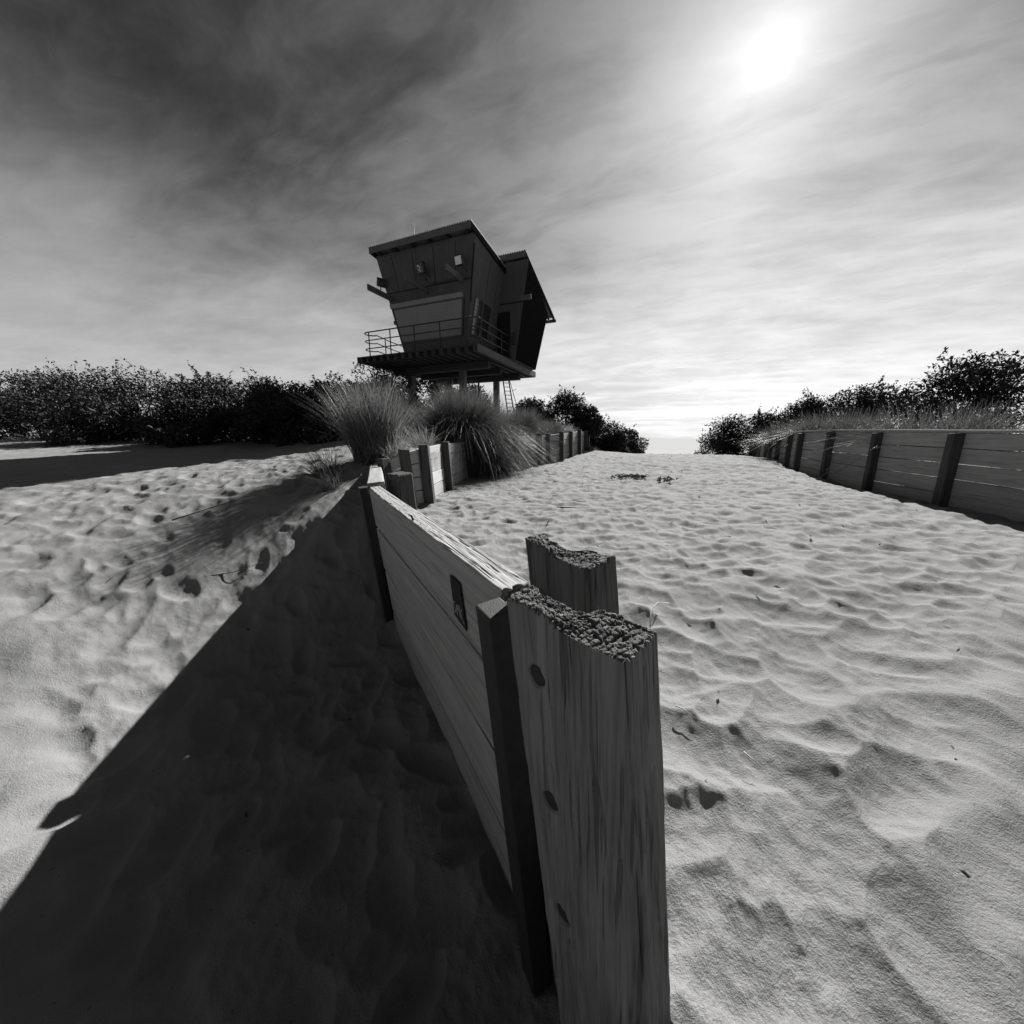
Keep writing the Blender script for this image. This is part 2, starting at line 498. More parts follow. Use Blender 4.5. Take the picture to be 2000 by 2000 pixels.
    # close the small hole under the camera
    o = link_mesh('sand_ground', verts, q, M['sand'], smooth=True)
    o['kind'] = 'structure'
    return o


build_ground()
# a cap for the ring under the camera
mb = MB(); n = 40
mb.v = [(0, 0, gz(0, 0) - .05)] + [(.2 * math.sin(2 * math.pi * k / n), .2 * math.cos(2 * math.pi * k / n), gz(0, 0) - .03) for k in range(n)]
mb.f = [(0, 1 + (k + 1) % n, 1 + k) for k in range(n)]
mb.build('sand_patch', M['sand'])['kind'] = 'structure'
mb = MB(); mb.v = [(-9000, 30, ZC - 4.3), (9000, 30, ZC - 4.3), (9000, 9000, ZC - 4.3), (-9000, 9000, ZC - 4.3)]; mb.f = [(0, 1, 2, 3)]
mb.build('sea', M['sea'])['kind'] = 'structure'


# ------------------------------------------------------------------ near fence: dense weathered timber
def gridbox(xs, ys, zs):
    """surface lattice of a box; returns vertex positions (unique) and quads"""
    nx, ny, nz = len(xs), len(ys), len(zs)
    key = lambda i, j, k: (i * ny + j) * nz + k
    Q = []

    def face(a, b, f, flip):
        A, B = np.meshgrid(np.arange(len(a) - 1), np.arange(len(b) - 1), indexing='ij')
        q = np.stack([f(A, B), f(A + 1, B), f(A + 1, B + 1), f(A, B + 1)], -1).reshape(-1, 4)
        Q.append(q[:, ::-1] if flip else q)
    z0 = np.zeros(1, int)
    face(xs, ys, lambda a, b: key(a, b, 0 * a), True); face(xs, ys, lambda a, b: key(a, b, 0 * a + nz - 1), False)
    face(xs, zs, lambda a, b: key(a, 0 * a, b), False); face(xs, zs, lambda a, b: key(a, 0 * a + ny - 1, b), True)
    face(ys, zs, lambda a, b: key(0 * a, a, b), True); face(ys, zs, lambda a, b: key(0 * a + nx - 1, a, b), False)
    Q = np.concatenate(Q); u, inv = np.unique(Q, return_inverse=True)
    Q = inv.reshape(Q.shape)
    k = u % nz; j = (u // nz) % ny; i = u // (nz * ny)
    return np.stack([xs[i], ys[j], zs[k]], 1), Q


def rounded(P, lo, hi, rad):
    lo, hi = np.array(lo), np.array(hi)
    q = np.clip(P, lo + rad, hi - rad)
    d = P - q; l = np.linalg.norm(d, axis=1, keepdims=True); n = d / np.maximum(l, 1e-9)
    return q + n * rad, n


def plank_mesh(Lx, T, Hh, seed, top=False):
    xs = np.linspace(0, Lx, int(Lx / .008)); ys = np.linspace(0, T, 60 if top else 12); zs = np.linspace(-Hh, 0, int(Hh / .007))
    P, Q = gridbox(xs, ys, zs)
    P, n = rounded(P, (0, 0, -Hh), (Lx, T, 0), .009)
    x, y, z = P.T
    side = np.abs(n[:, 1]); tp = np.clip(n[:, 2], 0, 1)
    across = np.where(side > .7, z, y)
    wob = .006 * fbm(x * 2.2, across * 8, seed=seed + 41, oct=2)
    g1 = fbm(x * 3.0, (across + wob) * 90, seed=seed, oct=3); g2 = fbm(x * 9, across * 260, seed=seed + 5, oct=2)
    cr = np.abs(fbm(x * 1.3 + 3, (across + wob) * 60, seed=seed + 9, oct=2))
    crack = (1 - sst(cr, 0.0, .06)) * sst(fbm(x * 1.1, across * 9, seed=seed + 77, oct=2), -.1, .35)
    dsp = .0007 * g1 + .0003 * g2 - crack * np.where(tp > .5, .005, .0016)
    if top:
        cr2 = 1 - sst(np.abs(fbm(x * .8 + 9, (y + wob * .6) * 60, seed=seed + 19, oct=2)), 0, .06)
        dsp = dsp - tp * cr2 * .0045 + tp * (.0015 * fbm(x * 3, y * 14, seed=seed + 3, oct=3))
        # worn left arris and ragged sawn ends
        edge = (1 - sst(y, 0, .012)) * sst(z, -.02, 0)
        dsp = dsp - edge * (.003 + .005 * np.clip(fbm(x * 14, y * 0, seed=seed + 2, oct=4), -.6, 1))
    P = P + n * dsp[:, None]
    endw = np.abs(n[:, 0])
    P[:, 0] += np.where(n[:, 0] < -.5, 1, 0) * (.012 * fbm(y * 70, z * 45, seed=seed + 7, oct=3) + .006)
    # planks bow a little
    P[:, 1] += .004 * np.sin(x * 1.7 + seed) ; P[:, 2] += .0035 * np.sin(x * 2.1 + seed * 2)
    return P, Q


def frame(o, ex, lean_dir, lean):
    """matrix with x along ex, z leaning towards lean_dir, y across"""
    ex = Vector(ex).normalized(); up = Vector((0, 0, 1)); ld = Vector(lean_dir).normalized()
    ez = (up * math.cos(lean) + ld * math.sin(lean)); ez = (ez - ex * ez.dot(ex)).normalized()
    ey = ez.cross(ex)
    return Matrix(((ex.x, ey.x, ez.x, o[0]), (ex.y, ey.y, ez.y, o[1]), (ex.z, ey.z, ez.z, o[2]), (0, 0, 0, 1)))


fence = thing('timber_fence', 'weathered timber retaining fence running from the foreground post up to the dune grass', 'fence')
WA = Vector((-.487, .873, 0)).normalized(); WR = Vector((WA.y, -WA.x, 0))
# plank local axes: x runs along the wall away from the camera, y across it to the path side, z up
def bay_matrix(o, a, lean):
    a = Vector(a).normalized(); r = Vector((a.y, -a.x, 0)); up = Vector((0, 0, 1))
    ez = up * math.cos(lean) - r * math.sin(lean); ey = r * math.cos(lean) + up * math.sin(lean)
    # (a, ey, ez) is left handed, so run x back towards the camera from the far end instead
    return a, ey, ez


def lay_plank(name, P, Q, o, a, ey, ez, mat, parent):
    """place a plank built in x,y,z by mapping to a right-handed object frame (x along -a)"""
    Lx = P[:, 0].max()
    P = P.copy(); P[:, 0] = Lx - P[:, 0]; Q = Q[:, ::-1]
    oo = Vector(o) + a * Lx
    ex = -a
    mw = Matrix(((ex.x, ey.x, ez.x, oo.x), (ex.y, ey.y, ez.y, oo.y), (ex.z, ey.z, ez.z, oo.z), (0, 0, 0, 1)))
    LAST['mw'] = mw
    return link_mesh(name, P, Q, mat, parent, True, mw)


LAST = {}
LEAN = R(6)
a, ey, ez = bay_matrix((0, 0, 0), WA, LEAN)
N0 = Vector((-.032, .837, ZC - .38))
levels = [0, -.333, -.70, -1.09, -1.46]
planks = []
for i in range(4):
    h = levels[i] - levels[i + 1] - .021
    P, Q = plank_mesh(2.24, .088, h, 20 + i * 31, top=(i == 0))
    planks.append(lay_plank('plank', P, Q, N0 + ez * levels[i] + ey * random.uniform(0, .005), a, ey, ez, M['plank'], fence))
    if i == 0: INV = LAST['mw'].inverted()


def wall_pt(s, y, z): return N0 + a * s + ey * y + ez * z


def strokes(parent, segs, w, y, mat, name):
    """flat raised strokes on the wall's left face; points are (s, z)"""
    mb = MB()
    for (s0, z0), (s1, z1) in segs:
        p, q = Vector((s0, z0)), Vector((s1, z1)); d = (q - p).normalized(); nn = Vector((-d.y, d.x)) * w / 2
        ring = [p - nn, q - nn, q + nn, p + nn]
        mb.hexa([INV @ wall_pt(c[0], y, c[1]) for c in ring] + [INV @ wall_pt(c[0], y - .0012, c[1]) for c in ring])
    return mb.build(name, mat, parent)


# dark stencilled tag with scratched letters near the end of the top plank
inv = INV
mb = MB(); ring = [(.395, -.088), (.300, -.088), (.296, -.262), (.405, -.250)]
mb.hexa([inv @ wall_pt(s, .001, z) for s, z in ring] + [inv @ wall_pt(s, -.0028, z) for s, z in ring])
mb.build('painted_tag', M['tag'], planks[0])
S3 = [((.392, -.190), (.376, -.186)), ((.392, -.190), (.394, -.205)), ((.394, -.205), (.378, -.210)), ((.378, -.210), (.379, -.226)), ((.379, -.226), (.395, -.230)),
      ((.366, -.232), (.364, -.188)), ((.364, -.188), (.355, -.212)), ((.355, -.212), (.345, -.184)), ((.345, -.184), (.342, -.230)),
      ((.330, -.232), (.332, -.180)), ((.331, -.208), (.308, -.184)), ((.331, -.208), (.305, -.240))]
strokes(planks[0], S3, .0032, -.0030, M['scratch'], 'scratched_letters')
# nail sticking out of the top edge
nail = MB().tube([inv @ wall_pt(.93, .02, -.01), inv @ wall_pt(.925, .012, .022), inv @ wall_pt(.93, .0, .03)], [.006, .005, .002], 6)
nail.build('nail', M['bolt'], planks[0])


def rail_post(s, top, bottom, wall=.088, fl=.10, th=.024):
    """old steel rail used as a post: flange on each face of the wall and a web between"""
    prof = [(-fl / 2, -th - .004), (fl / 2, -th - .004), (fl / 2, -.004), (.009, -.004), (.009, wall + .004), (fl / 2, wall + .004), (fl / 2, wall + .02), (-fl / 2, wall + .02), (-fl / 2, wall + .004), (-.009, wall + .004), (-.009, -.004), (-fl / 2, -.004)]
    mb = MB(); n = len(prof); nl = 8
    for k in range(nl + 1):
        z = bottom + (top - bottom) * k / nl
        for (p, q) in prof:
            zz = z
            mb.v.append(tuple(wall_pt(s + p, q, zz)))
    for k in range(nl):
        for i in range(n): mb.f.append((k * n + i, k * n + (i + 1) % n, (k + 1) * n + (i + 1) % n, (k + 1) * n + i))
    mb.f.append(tuple(nl * n + i for i in range(n))); mb.f.append(tuple(reversed(range(n))))
    return mb


rail_post(-.046, -.004, -1.6, fl=.078, th=.066).build('steel_post', M['steel'], fence, bevel=.004)
rail_post(2.335, .0, -1.6, fl=.11, th=.062).build('steel_post', M['steel'], fence, bevel=.004)


def hero_post(name, W, T, Hh, seed, mw, holes, res, shear):
    top_z = np.concatenate([np.linspace(-Hh, -.06, int((Hh - .06) / .0042)), np.linspace(-.06, 0, int(.06 / (res * 1.4)))[1:]])
    xs = np.linspace(0, W, int(W / res)); ys = np.linspace(0, T, int(T / res))
    P, Q = gridbox(xs, ys, top_z)
    P, n = rounded(P, (0, 0, -Hh), (W, T, 0), .0055)
    x, y, z = P.T
    tp = np.clip(n[:, 2], 0, 1) > .6
    across = np.where(np.abs(n[:, 1]) > .7, x, y + W)
    wob = .010 * fbm(across * 7, z * 3.0, seed=seed + 50, oct=3)
    g1 = fbm((across + wob) * 60, z * 3.2, seed=seed, oct=4); g2 = fbm((across + wob) * 190, z * 11, seed=seed + 5, oct=2)
    crack = (1 - sst(np.abs(fbm((across + wob) * 30, z * 1.6, seed=seed + 9, oct=2)), 0, .045)) * sst(fbm(across * 9, z * 1.8, seed=seed + 90, oct=2), -.05, .4)
    topw = sst(z, -.17, -.0)
    deep = (1 - sst(np.abs(fbm((across + wob * .5) * 40, z * 1.1, seed=seed + 13, oct=2)), 0, .07))
    arris = sst(np.abs(n[:, 0] * n[:, 1]), .10, .45)
    dsp = .0011 * g1 + .0005 * g2 - crack * .0030 - deep * topw * .008 - arris * np.clip(.0035 + .006 * fbm(across * 0 + 5, z * 16, seed=seed + 60, oct=4), 0, .012)
    hole = np.zeros(len(P))
    for hx, hz, hr in holes:
        ang = np.arctan2(z - hz, x - hx)
        d = np.hypot(x - hx, (z - hz) * .84) / (hr * (1 + .07 * np.sin(ang * 4 + hx * 40) + .04 * np.sin(ang * 7)))
        m = (n[:, 1] < -.7) * (1 - sst(d, .82, 1.02)); hole = np.maximum(hole, m)
    dsp = np.where(n[:, 1] < -.7, dsp * (1 - hole) - hole * .013, dsp)
    # end grain: rows of small raised blocks parted by checks, knocked about and worn towards the edges
    al = 1.32; cu = x * math.cos(al) + y * math.sin(al); cv = -x * math.sin(al) + y * math.cos(al)
    cu = cu + .0025 * fbm(x * 60, y * 60, seed=seed + 21, oct=2); cv = cv + .0016 * fbm(x * 50, y * 50, seed=seed + 22, oct=2)
    row = np.floor(cv / .0100); fv = cv / .0100 - row
    cell = cu / .0145 + _h(row, row * 0, row * 0, seed) * 5; ci = np.floor(cell); fu = cell - ci
    rnd = _h(ci, row, row * 0, seed + 3)
    lump = np.clip(np.sin(np.pi * fv) * 2.7, 0, 1) * np.clip(np.sin(np.pi * fu) * 4.2, 0, 1)
    eg = .006 - .0075 * (1 - lump) - .0055 * rnd + .0013 * fbm(x * 320, y * 320, seed=seed + 30, oct=2)
    big = -.013 * (1 - sst(np.abs(fbm(x * 12 + 2, y * 30, seed=seed + 33, oct=2)), 0, .07))
    wear = .006 * fbm(x * 12, y * 12, seed=seed + 40, oct=2)
    tw = sst(n[:, 2], .12, .55); P = P + n * (dsp * (1 - tw))[:, None]
    P[:, 2] += (eg + big + wear) * tw
    # the back is rotted away in the middle and towards the wall
    f = x / W
    keep = .58 + .42 * sst(f, .50, .68) + .22 * (1 - sst(f, .02, .20)) - .04 * np.sin(f * 9)
    P[:, 1] = np.where(P[:, 1] > T * .3, P[:, 1] * (1 - (1 - keep) * sst(z, -.35, -.05)), P[:, 1])
    P[:, 2] += tw * .008 * np.sin(f * 5 + 1.2)
    P[:, 0] += -z * shear                      # the post leans along its own face as well
    fz = P[Q].mean(1)[:, 2]; fn = tp[Q].mean(1)
    o = link_mesh(name, P, Q, M['hero' if holes else 'hero_dark'], fence, True, mw)
    o.data.materials.append(M['endgrain'])
    o.data.polygons.foreach_set('material_index', (fn > .5).astype(np.int32)); o.data.update()
    hexa = None
    for hx, hz, hr in holes:
        mb = MB(); k = 14
        for yy, rr in ((.014, hr * 1.0), (.0050, hr * .99), (.0035, hr * .80)):
            for q in range(k): mb.v.append((hx - hz * shear + rr * math.cos(q * math.tau / k + .3), yy, hz + rr * 1.19 * math.sin(q * math.tau / k + .3)))
        for lv in range(2):
            for q in range(k): mb.f.append((lv * k + q, lv * k + (q + 1) % k, (lv + 1) * k + (q + 1) % k, (lv + 1) * k + q))
        mb.f.append(tuple(2 * k + q for q in range(k)))
        mb.build('bolt', M['bolt'], o)
    return o


nearL, nearF = Vector((-.013, .583, ZC - .28)), Vector((.142, .416, ZC - .28))
ex = (nearF - nearL).normalized()
mwN = frame(nearL, ex, (-1, -.1, 0), R(6.6))
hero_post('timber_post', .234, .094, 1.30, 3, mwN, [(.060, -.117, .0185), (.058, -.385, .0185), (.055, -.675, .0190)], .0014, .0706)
rearL, rearF = Vector((.030, .872, ZC - .26)), Vector((.154, .69, ZC - .26))
mwR = frame(rearL, (rearF - rearL), (-1, -.1, 0), R(6.5))
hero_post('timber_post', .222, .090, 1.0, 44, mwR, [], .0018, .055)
# short sleepers clamped between the two end posts
for i in range(4):
    P, Q = plank_mesh(.20, .06, .235, 70 + i, top=(i == 0))
    o = Vector((.030, .845, ZC - .375 - .24 * i)) ; exx = (nearF - nearL).normalized()
    mw = frame(o + Vector((.012, 0, 0)) * i, exx, (-1, -.1, 0), R(6.6))
    link_mesh('plank', P, Q, M['plank'], fence, True, mw)

# post on the path side at the second joint
def timber(name, o, ex, w, t, h, lean_dir, lean, mat, parent, bevel=.008, seed=0):
    xs = np.linspace(0, w, 10); ys = np.linspace(0, t, 10); zs = np.linspace(-h, 0, 40)
    P, Q = gridbox(xs, ys, zs); P, n = rounded(P, (0, 0, -h), (w, t, 0), bevel)
    x, y, z = P.T
    P = P + n * (.003 * fbm(x * 30, y * 30 + z * 2, seed=seed, oct=3) + np.where(n[:, 2] > .6, .006 * fbm(x * 60, y * 60, seed=seed + 1, oct=2), 0))[:, None]
    return link_mesh(name, P, Q, mat, parent, True, frame(o, ex, lean_dir, lean))


timber('timber_post', (-1.19, 3.34, ZC - .325), (.80, -.60, 0), .205, .17, 1.0, (-1, -.2, 0), R(6), M['post'], fence, .012, 5)

# second bay, turning away to the corner
Bn = N0 + WA * 2.38; Bf = Vector((-1.99, 5.06, ZC - .375))
a2 = (Bf - Bn); L2 = a2.length; a2.normalize()
_, ey2, ez2 = bay_matrix(None, Vector((a2.x, a2.y, 0)), R(5))
for i in range(4):
    h = levels[i] - levels[i + 1] - .011
    P, Q = plank_mesh(L2, .14, h, 120 + i * 13)
    lay_plank('plank', P, Q, Bn + ez2 * (levels[i] + .012), a2, ey2, ez2, M['plank'], fence)
sp = Bf + Vector((-.05, .02, .02))
mb = MB().box(-.05, .05, -.05, .05, -1.3, .03); mb.build('steel_post', M['steel'], fence, .006, mw=Matrix.Translation(sp))

# ------------------------------------------------------------------ the far run of posts and planks
# base x, base y, base z (rel), top dx, height
RUN = [(-1.95, 5.08, -.95, -.06, .62), (-1.56, 4.72, -.92, -.07, .68), (-1.373, 4.75, -.88, -.07, .74), (-1.218, 5.00, -.90, -.055, .81), (-1.217, 6.60, -.951, -.06, .90), (-1.045, 8.60, -.903, -.06, .88),
       (-.50, 9.25, -.84, -.05, .88), (.082, 9.60, -.79, -.05, .90), (.74, 10.20, -.767, -.045, .905), (1.043, 10.80, -.766, -.04, .90), (1.546, 11.60, -.725, -.04, .92), (2.011, 12.70, -.633, -.035, .865), (2.513, 13.80, -.591, -.03, .90), (3.04, 15.30, -.507, -.03, .84), (3.4, 16.6, -.52, -.03, .76)]


def run_fence(parent, run, side, nb, cap=False, post_w=.10, post_d=.13, th=.06, drop=.05, post_up=.0, start_post=0, pm='sunlit_plank'):
    """posts on the path side, planks between them; side = +1 when the path lies to the right of the walk away from the camera"""
    pts = [Vector((x, y, ZC + z)) for x, y, z, dx, h in run]; tops = [Vector((x + dx, y, ZC + z + h)) for x, y, z, dx, h in run]
    for i in range(len(run)):
        d = (pts[min(i + 1, len(run) - 1)] - pts[max(i - 1, 0)]); d.z = 0; d.normalize(); r = Vector((d.y, -d.x, 0)) * side
        b, t = pts[i] + Vector((0, 0, -.5)), tops[i]
        k = (tops[i] - pts[i]) / max(1e-6, (tops[i] - pts[i]).z); b = pts[i] - k * .5
        jit = random.uniform(-.012, .012)
        t = t + Vector((0, 0, jit + post_up)); w = post_w * random.uniform(.9, 1.1) / 2
        if i >= start_post:
            ring = [-d * w, -d * w + r * post_d, d * w + r * post_d, d * w]
            if side > 0: ring = ring[::-1]
            # object origin at the foot so that the grain follows the post
            mb = MB(); mb.hexa([(q + b - pts[i]) for q in ring] + [(q + t - pts[i] + Vector((0, 0, random.uniform(-.008, .008)))) for q in ring])
            mb.build('post', M['post'], parent, .007, mw=Matrix.Translation(pts[i]))
    for i in range(len(run) - 1):
        p0, p1, t0, t1 = pts[i], pts[i + 1], tops[i], tops[i + 1]
        d = (p1 - p0); d.z = 0; Ld = d.length; d.normalize(); r = Vector((d.y, -d.x, 0)) * side
        h0, h1 = (t0 - p0).z - drop, (t1 - p1).z - drop
        k0, k1 = (t0 - p0) / (t0 - p0).z, (t1 - p1) / (t1 - p1).z
        g = .012
        for j in range(nb + 1):
            f1 = 1 - j / nb; f0 = 1 - (j + 1) / nb
            jj = random.uniform(-.006, .006)
            A0, A1 = p0 + k0 * (h0 * f0 + g / 2), p0 + k0 * (h0 * f1 - g / 2)
            B0, B1 = p1 + k1 * (h1 * f0 + g / 2), p1 + k1 * (h1 * f1 - g / 2)
            s = r * (-.002 + jj); e = -r * th
            ring = [A0 + e, B0 + e, B0 + s, A0 + s, A1 + e, B1 + e, B1 + s, A1 + s]
            if side < 0: ring = [ring[q] for q in (1, 0, 3, 2, 5, 4, 7, 6)]
            ang = math.atan2(d.y, d.x)
            mw = Matrix.Translation(A0) @ Matrix.Rotation(ang, 4, 'Z'); iv = mw.inverted()
            mb = MB(); mb.hexa([iv @ q for q in ring]); mb.build('plank', M[pm if i < 7 else 'plank'], parent, .006, mw=mw)  # sunlit stretch gets the brightened copy, shaded stretch the plain plank
        if cap:
            A, B = p0 + k0 * (h0 + .004), p1 + k1 * (h1 + .004)
            z = Vector((0, 0, .035)); ring = [A - r * (th + .05), B - r * (th + .05), B + r * .05, A + r * .05]
            ang = math.atan2(d.y, d.x); mw = Matrix.Translation(A) @ Matrix.Rotation(ang, 4, 'Z'); iv = mw.inverted()
            if side < 0: ring = [ring[q] for q in (1, 0, 3, 2)]
            mb = MB(); mb.hexa([iv @ q for q in ring] + [iv @ (q + z) for q in ring]); mb.build('capping_board', M['plank'], parent, .005, mw=mw)


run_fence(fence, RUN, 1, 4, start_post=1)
fence2 = thing('timber_fence', 'curved timber fence with a pale capping board along the right edge of the sand', 'fence')
RUN2 = [(5.9, 2.5, -1.10, 0, 1.12), (6.15, 3.8, -1.08, 0, 1.12), (6.5, 5.3, -1.04, 0, 1.12), (6.85, 6.8, -1.02, 0, 1.14), (7.2, 8.2, -.98, 0, 1.13), (7.56, 9.5, -.93, 0, 1.08), (8.05, 10.5, -.87, 0, 1.0), (8.68, 11.8, -.82, 0, .88), (9.23, 12.9, -.82, 0, .81), (9.7, 13.8, -.85, 0, .78), (10.45, 15.3, -.95, 0, .74), (11.12, 16.5, -1.05, 0, .78), (11.9, 18, -1.2, 0, .72)]
run_fence(fence2, RUN2, -1, 5, cap=True, drop=.0, post_up=-.02, post_w=.12, post_d=.12, pm='plank')

# ------------------------------------------------------------------ lifeguard tower (local: x right along the front, y back, z up from the deck)
tower = thing('lifeguard_tower', 'dark lookout tower with flared walls and skillion roofs on legs behind the dune grass', 'tower', (-1.306, 14.11, ZC + 3.4), R(-23.2))


def tp(name, mb, mat, parent=None, bevel=0.0, smooth=False): return mb.build(name, M[mat], parent or tower, bevel, smooth)


# deck: boards on joists on bearers
DW = 5.75; DD = 6.3
nb = 42
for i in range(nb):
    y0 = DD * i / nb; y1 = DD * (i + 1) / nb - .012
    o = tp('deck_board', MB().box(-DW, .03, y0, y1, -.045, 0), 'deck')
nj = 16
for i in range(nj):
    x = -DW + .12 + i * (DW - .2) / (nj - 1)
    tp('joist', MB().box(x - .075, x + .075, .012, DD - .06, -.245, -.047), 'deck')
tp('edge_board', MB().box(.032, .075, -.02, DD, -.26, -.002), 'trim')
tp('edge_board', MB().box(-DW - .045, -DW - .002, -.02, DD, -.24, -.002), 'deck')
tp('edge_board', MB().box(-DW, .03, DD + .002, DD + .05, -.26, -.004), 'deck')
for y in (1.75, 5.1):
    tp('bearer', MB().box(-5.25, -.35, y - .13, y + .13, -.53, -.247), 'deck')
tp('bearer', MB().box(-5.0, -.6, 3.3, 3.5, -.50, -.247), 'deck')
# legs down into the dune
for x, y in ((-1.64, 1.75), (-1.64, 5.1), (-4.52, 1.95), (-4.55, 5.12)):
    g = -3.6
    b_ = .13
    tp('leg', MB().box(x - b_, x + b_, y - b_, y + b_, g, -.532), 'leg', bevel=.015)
tp('drain_pipe', MB().tube([(-2.84, 5.4, -3.4), (-2.84, 5.4, -.25)], .055, 10), 'pipe', smooth=True)


def lerp(a, b, t): return a + (b - a) * t
# main cabin: walls flare outwards towards the roof
def mx(side, z): return -(4.0 + .198 * z) if side < 0 else -(.93 - .196 * z)
def my(z): return .95 - .15 * z
HT = 3.82
def frontpt(f, z, out=0.0):   # f from left 0 to right 1 on the front wall
    return (lerp(mx(-1, z), mx(1, z), f), my(z) - out, z)
TB = 3.30                      # back of the main cabin
mb = MB(); th = .08
def ring_main(z, zb, inset=0.0): return [(mx(-1, z) + inset, my(z) + inset, z), (mx(1, z) - inset, my(z) + inset, z), (mx(1, zb) - inset, TB, zb), (mx(-1, zb) + inset, TB, zb)]
tp('cabin', MB().hexa(ring_main(0, 0) + ring_main(HT, 3.50)), 'tower', bevel=.012)
# rear cabin, wider to the right and set back
def rx(z): return .25 + .166 * z
FRY = 3.13
tp('rear_cabin', MB().hexa([(-4.1, FRY, 0), (rx(0), FRY, 0), (rx(0), 5.75, 0), (-4.1, 5.75, 0), (-4.8, FRY - .10, 3.85), (rx(3.85), FRY - .10, 3.85), (rx(2.75), 6.2, 2.72), (-4.7, 6.2, 2.72)]), 'tower', bevel=.012)


tp('side_sheet', MB().hexa([(rx(0) + .001, FRY - .001, .0), (rx(0) + .014, FRY - .001, .0), (rx(0) + .014, 5.75, .0), (rx(0) + .001, 5.75, .0), (rx(3.83) + .001, FRY - .101, 3.83), (rx(3.83) + .014, FRY - .101, 3.83), (rx(2.72) + .014, 6.2, 2.70), (rx(2.72) + .001, 6.2, 2.70)]), 'side')  # thin near-black sheet laid over the right face of the rear cabin


def corrugated(name, x0, x1, y0, z0, y1, z1, amp=.022, pitch=.105):
    n = int((x1 - x0) / pitch * 8); v = []; f = []
    for i in range(n + 1):
        x = lerp(x0, x1, i / n); dz = amp * math.sin(2 * math.pi * (x - x0) / pitch)
        v += [(x, y0, z0 + dz), (x, y1, z1 + dz), (x, y0, z0 + dz - .014), (x, y1, z1 + dz - .014)]
    for i in range(n):
        a_, b_ = i * 4, i * 4 + 4
        f += [(a_, b_, b_ + 1, a_ + 1), (a_ + 2, a_ + 3, b_ + 3, b_ + 2), (a_, a_ + 2, b_ + 2, b_), (a_ + 1, b_ + 1, b_ + 3, a_ + 3)]
    f += [(0, 1, 3, 2), (n * 4, n * 4 + 2, n * 4 + 3, n * 4 + 1)]
    return link_mesh(name, v, f, M['roof'], tower)


def roof(x0, x1, y0, z0, y1, z1):
    r = corrugated('roof', x0, x1, y0, z0, y1, z1)
    s = (z1 - z0) / (y1 - y0)
    mb = MB().box(x0 + .02, x1 - .02, y0 + .01, y0 + .05, z0 - .235, z0 - .04); mb.build('fascia', M['trim'], r, .006)
    for x in (x0 + .01, x1 - .05):
        MB().hexa([(x, y0 + .052, z0 - .22), (x + .04, y0 + .052, z0 - .22), (x + .04, y1 - .02, z1 - .22), (x, y1 - .02, z1 - .22), (x, y0 + .052, z0 - .04), (x + .04, y0 + .052, z0 - .04), (x + .04, y1 - .02, z1 - .04), (x, y1 - .02, z1 - .04)]).build('barge_board', M['side'], r)
    n = 6
    for i in range(n):
        x = lerp(x0 + .3, x1 - .3, i / (n - 1)); a_, b_ = .054, (y1 - y0) - .05
        MB().hexa([(x - .025, y0 + a_, z0 + s * a_ - .19), (x + .025, y0 + a_, z0 + s * a_ - .19), (x + .025, y0 + b_, z0 + s * b_ - .19), (x - .025, y0 + b_, z0 + s * b_ - .19),
                   (x - .025, y0 + a_, z0 + s * a_ - .045), (x + .025, y0 + a_, z0 + s * a_ - .045), (x + .025, y0 + b_, z0 + s * b_ - .045), (x - .025, y0 + b_, z0 + s * b_ - .045)]).build('rafter', M['deck'], r)
    return r


roof(-4.80, -.14, .02, 4.02, 3.55, 3.62)
rr_ = roof(-5.0, .76, 2.98, 4.17, 7.25, 2.80)
MB().box(-4.9, .80, 7.256, 7.40, 2.60, 2.74).build('gutter', M['trim'], rr_, .02)
# lap strip where upper and lower wall sheets meet
mb = MB(); z = 2.44
mb.hexa([frontpt(0, z, .012), frontpt(1, z, .012), frontpt(1, z, -.01), frontpt(0, z, -.01), frontpt(0, z + .035, .012), frontpt(1, z + .035, .012), frontpt(1, z + .035, -.01), frontpt(0, z + .035, -.01)])
tp('lap_strip', mb, 'tower_dark')
tp('lap_strip', MB().box(-.62, .62, FRY - .085, FRY - .05, 2.27, 2.31), 'tower_dark')
tp('corner_strip', MB().hexa([(mx(1, 1.7) - .03, my(1.7) - .012, 1.7), (mx(1, 1.7) + .012, my(1.7) - .012, 1.7), (mx(1, 1.7) + .012, my(1.7) + .05, 1.7), (mx(1, 1.7) - .03, my(1.7) + .05, 1.7),
                              (mx(1, 3.5) - .03, my(3.5) - .012, 3.5), (mx(1, 3.5) + .012, my(3.5) - .012, 3.5), (mx(1, 3.5) + .012, my(3.5) + .05, 3.5), (mx(1, 3.5) - .03, my(3.5) + .05, 3.5)]), 'tower_dark')
for f in (.16, .38, .60, .82):
    tp('sheet_joint', MB().hexa([frontpt(f, 2.50, .006), frontpt(f + .005, 2.50, .006), frontpt(f + .005, 2.50, -.01), frontpt(f, 2.50, -.01), frontpt(f, 3.68, .006), frontpt(f + .005, 3.68, .006), frontpt(f + .005, 3.68, -.01), frontpt(f, 3.68, -.01)]), 'tower_dark')
for y in (1.75, 2.55):
    tp('sheet_joint', MB().hexa([(mx(1, z) + o_, y + d_, z) for z in (2.1, 3.45) for o_, d_ in ((-.01, 0), (.006, 0), (.006, .02), (-.01, .02))]), 'tower_dark')
tp('cable', MB().tube([(-2.46, .36, 2.62), (-2.2, .48, 2.47), (-1.4, .50, 2.50), (-.86, .44, 2.56), (-.74, .38, 2.66)], .012, 6), 'black', smooth=True)
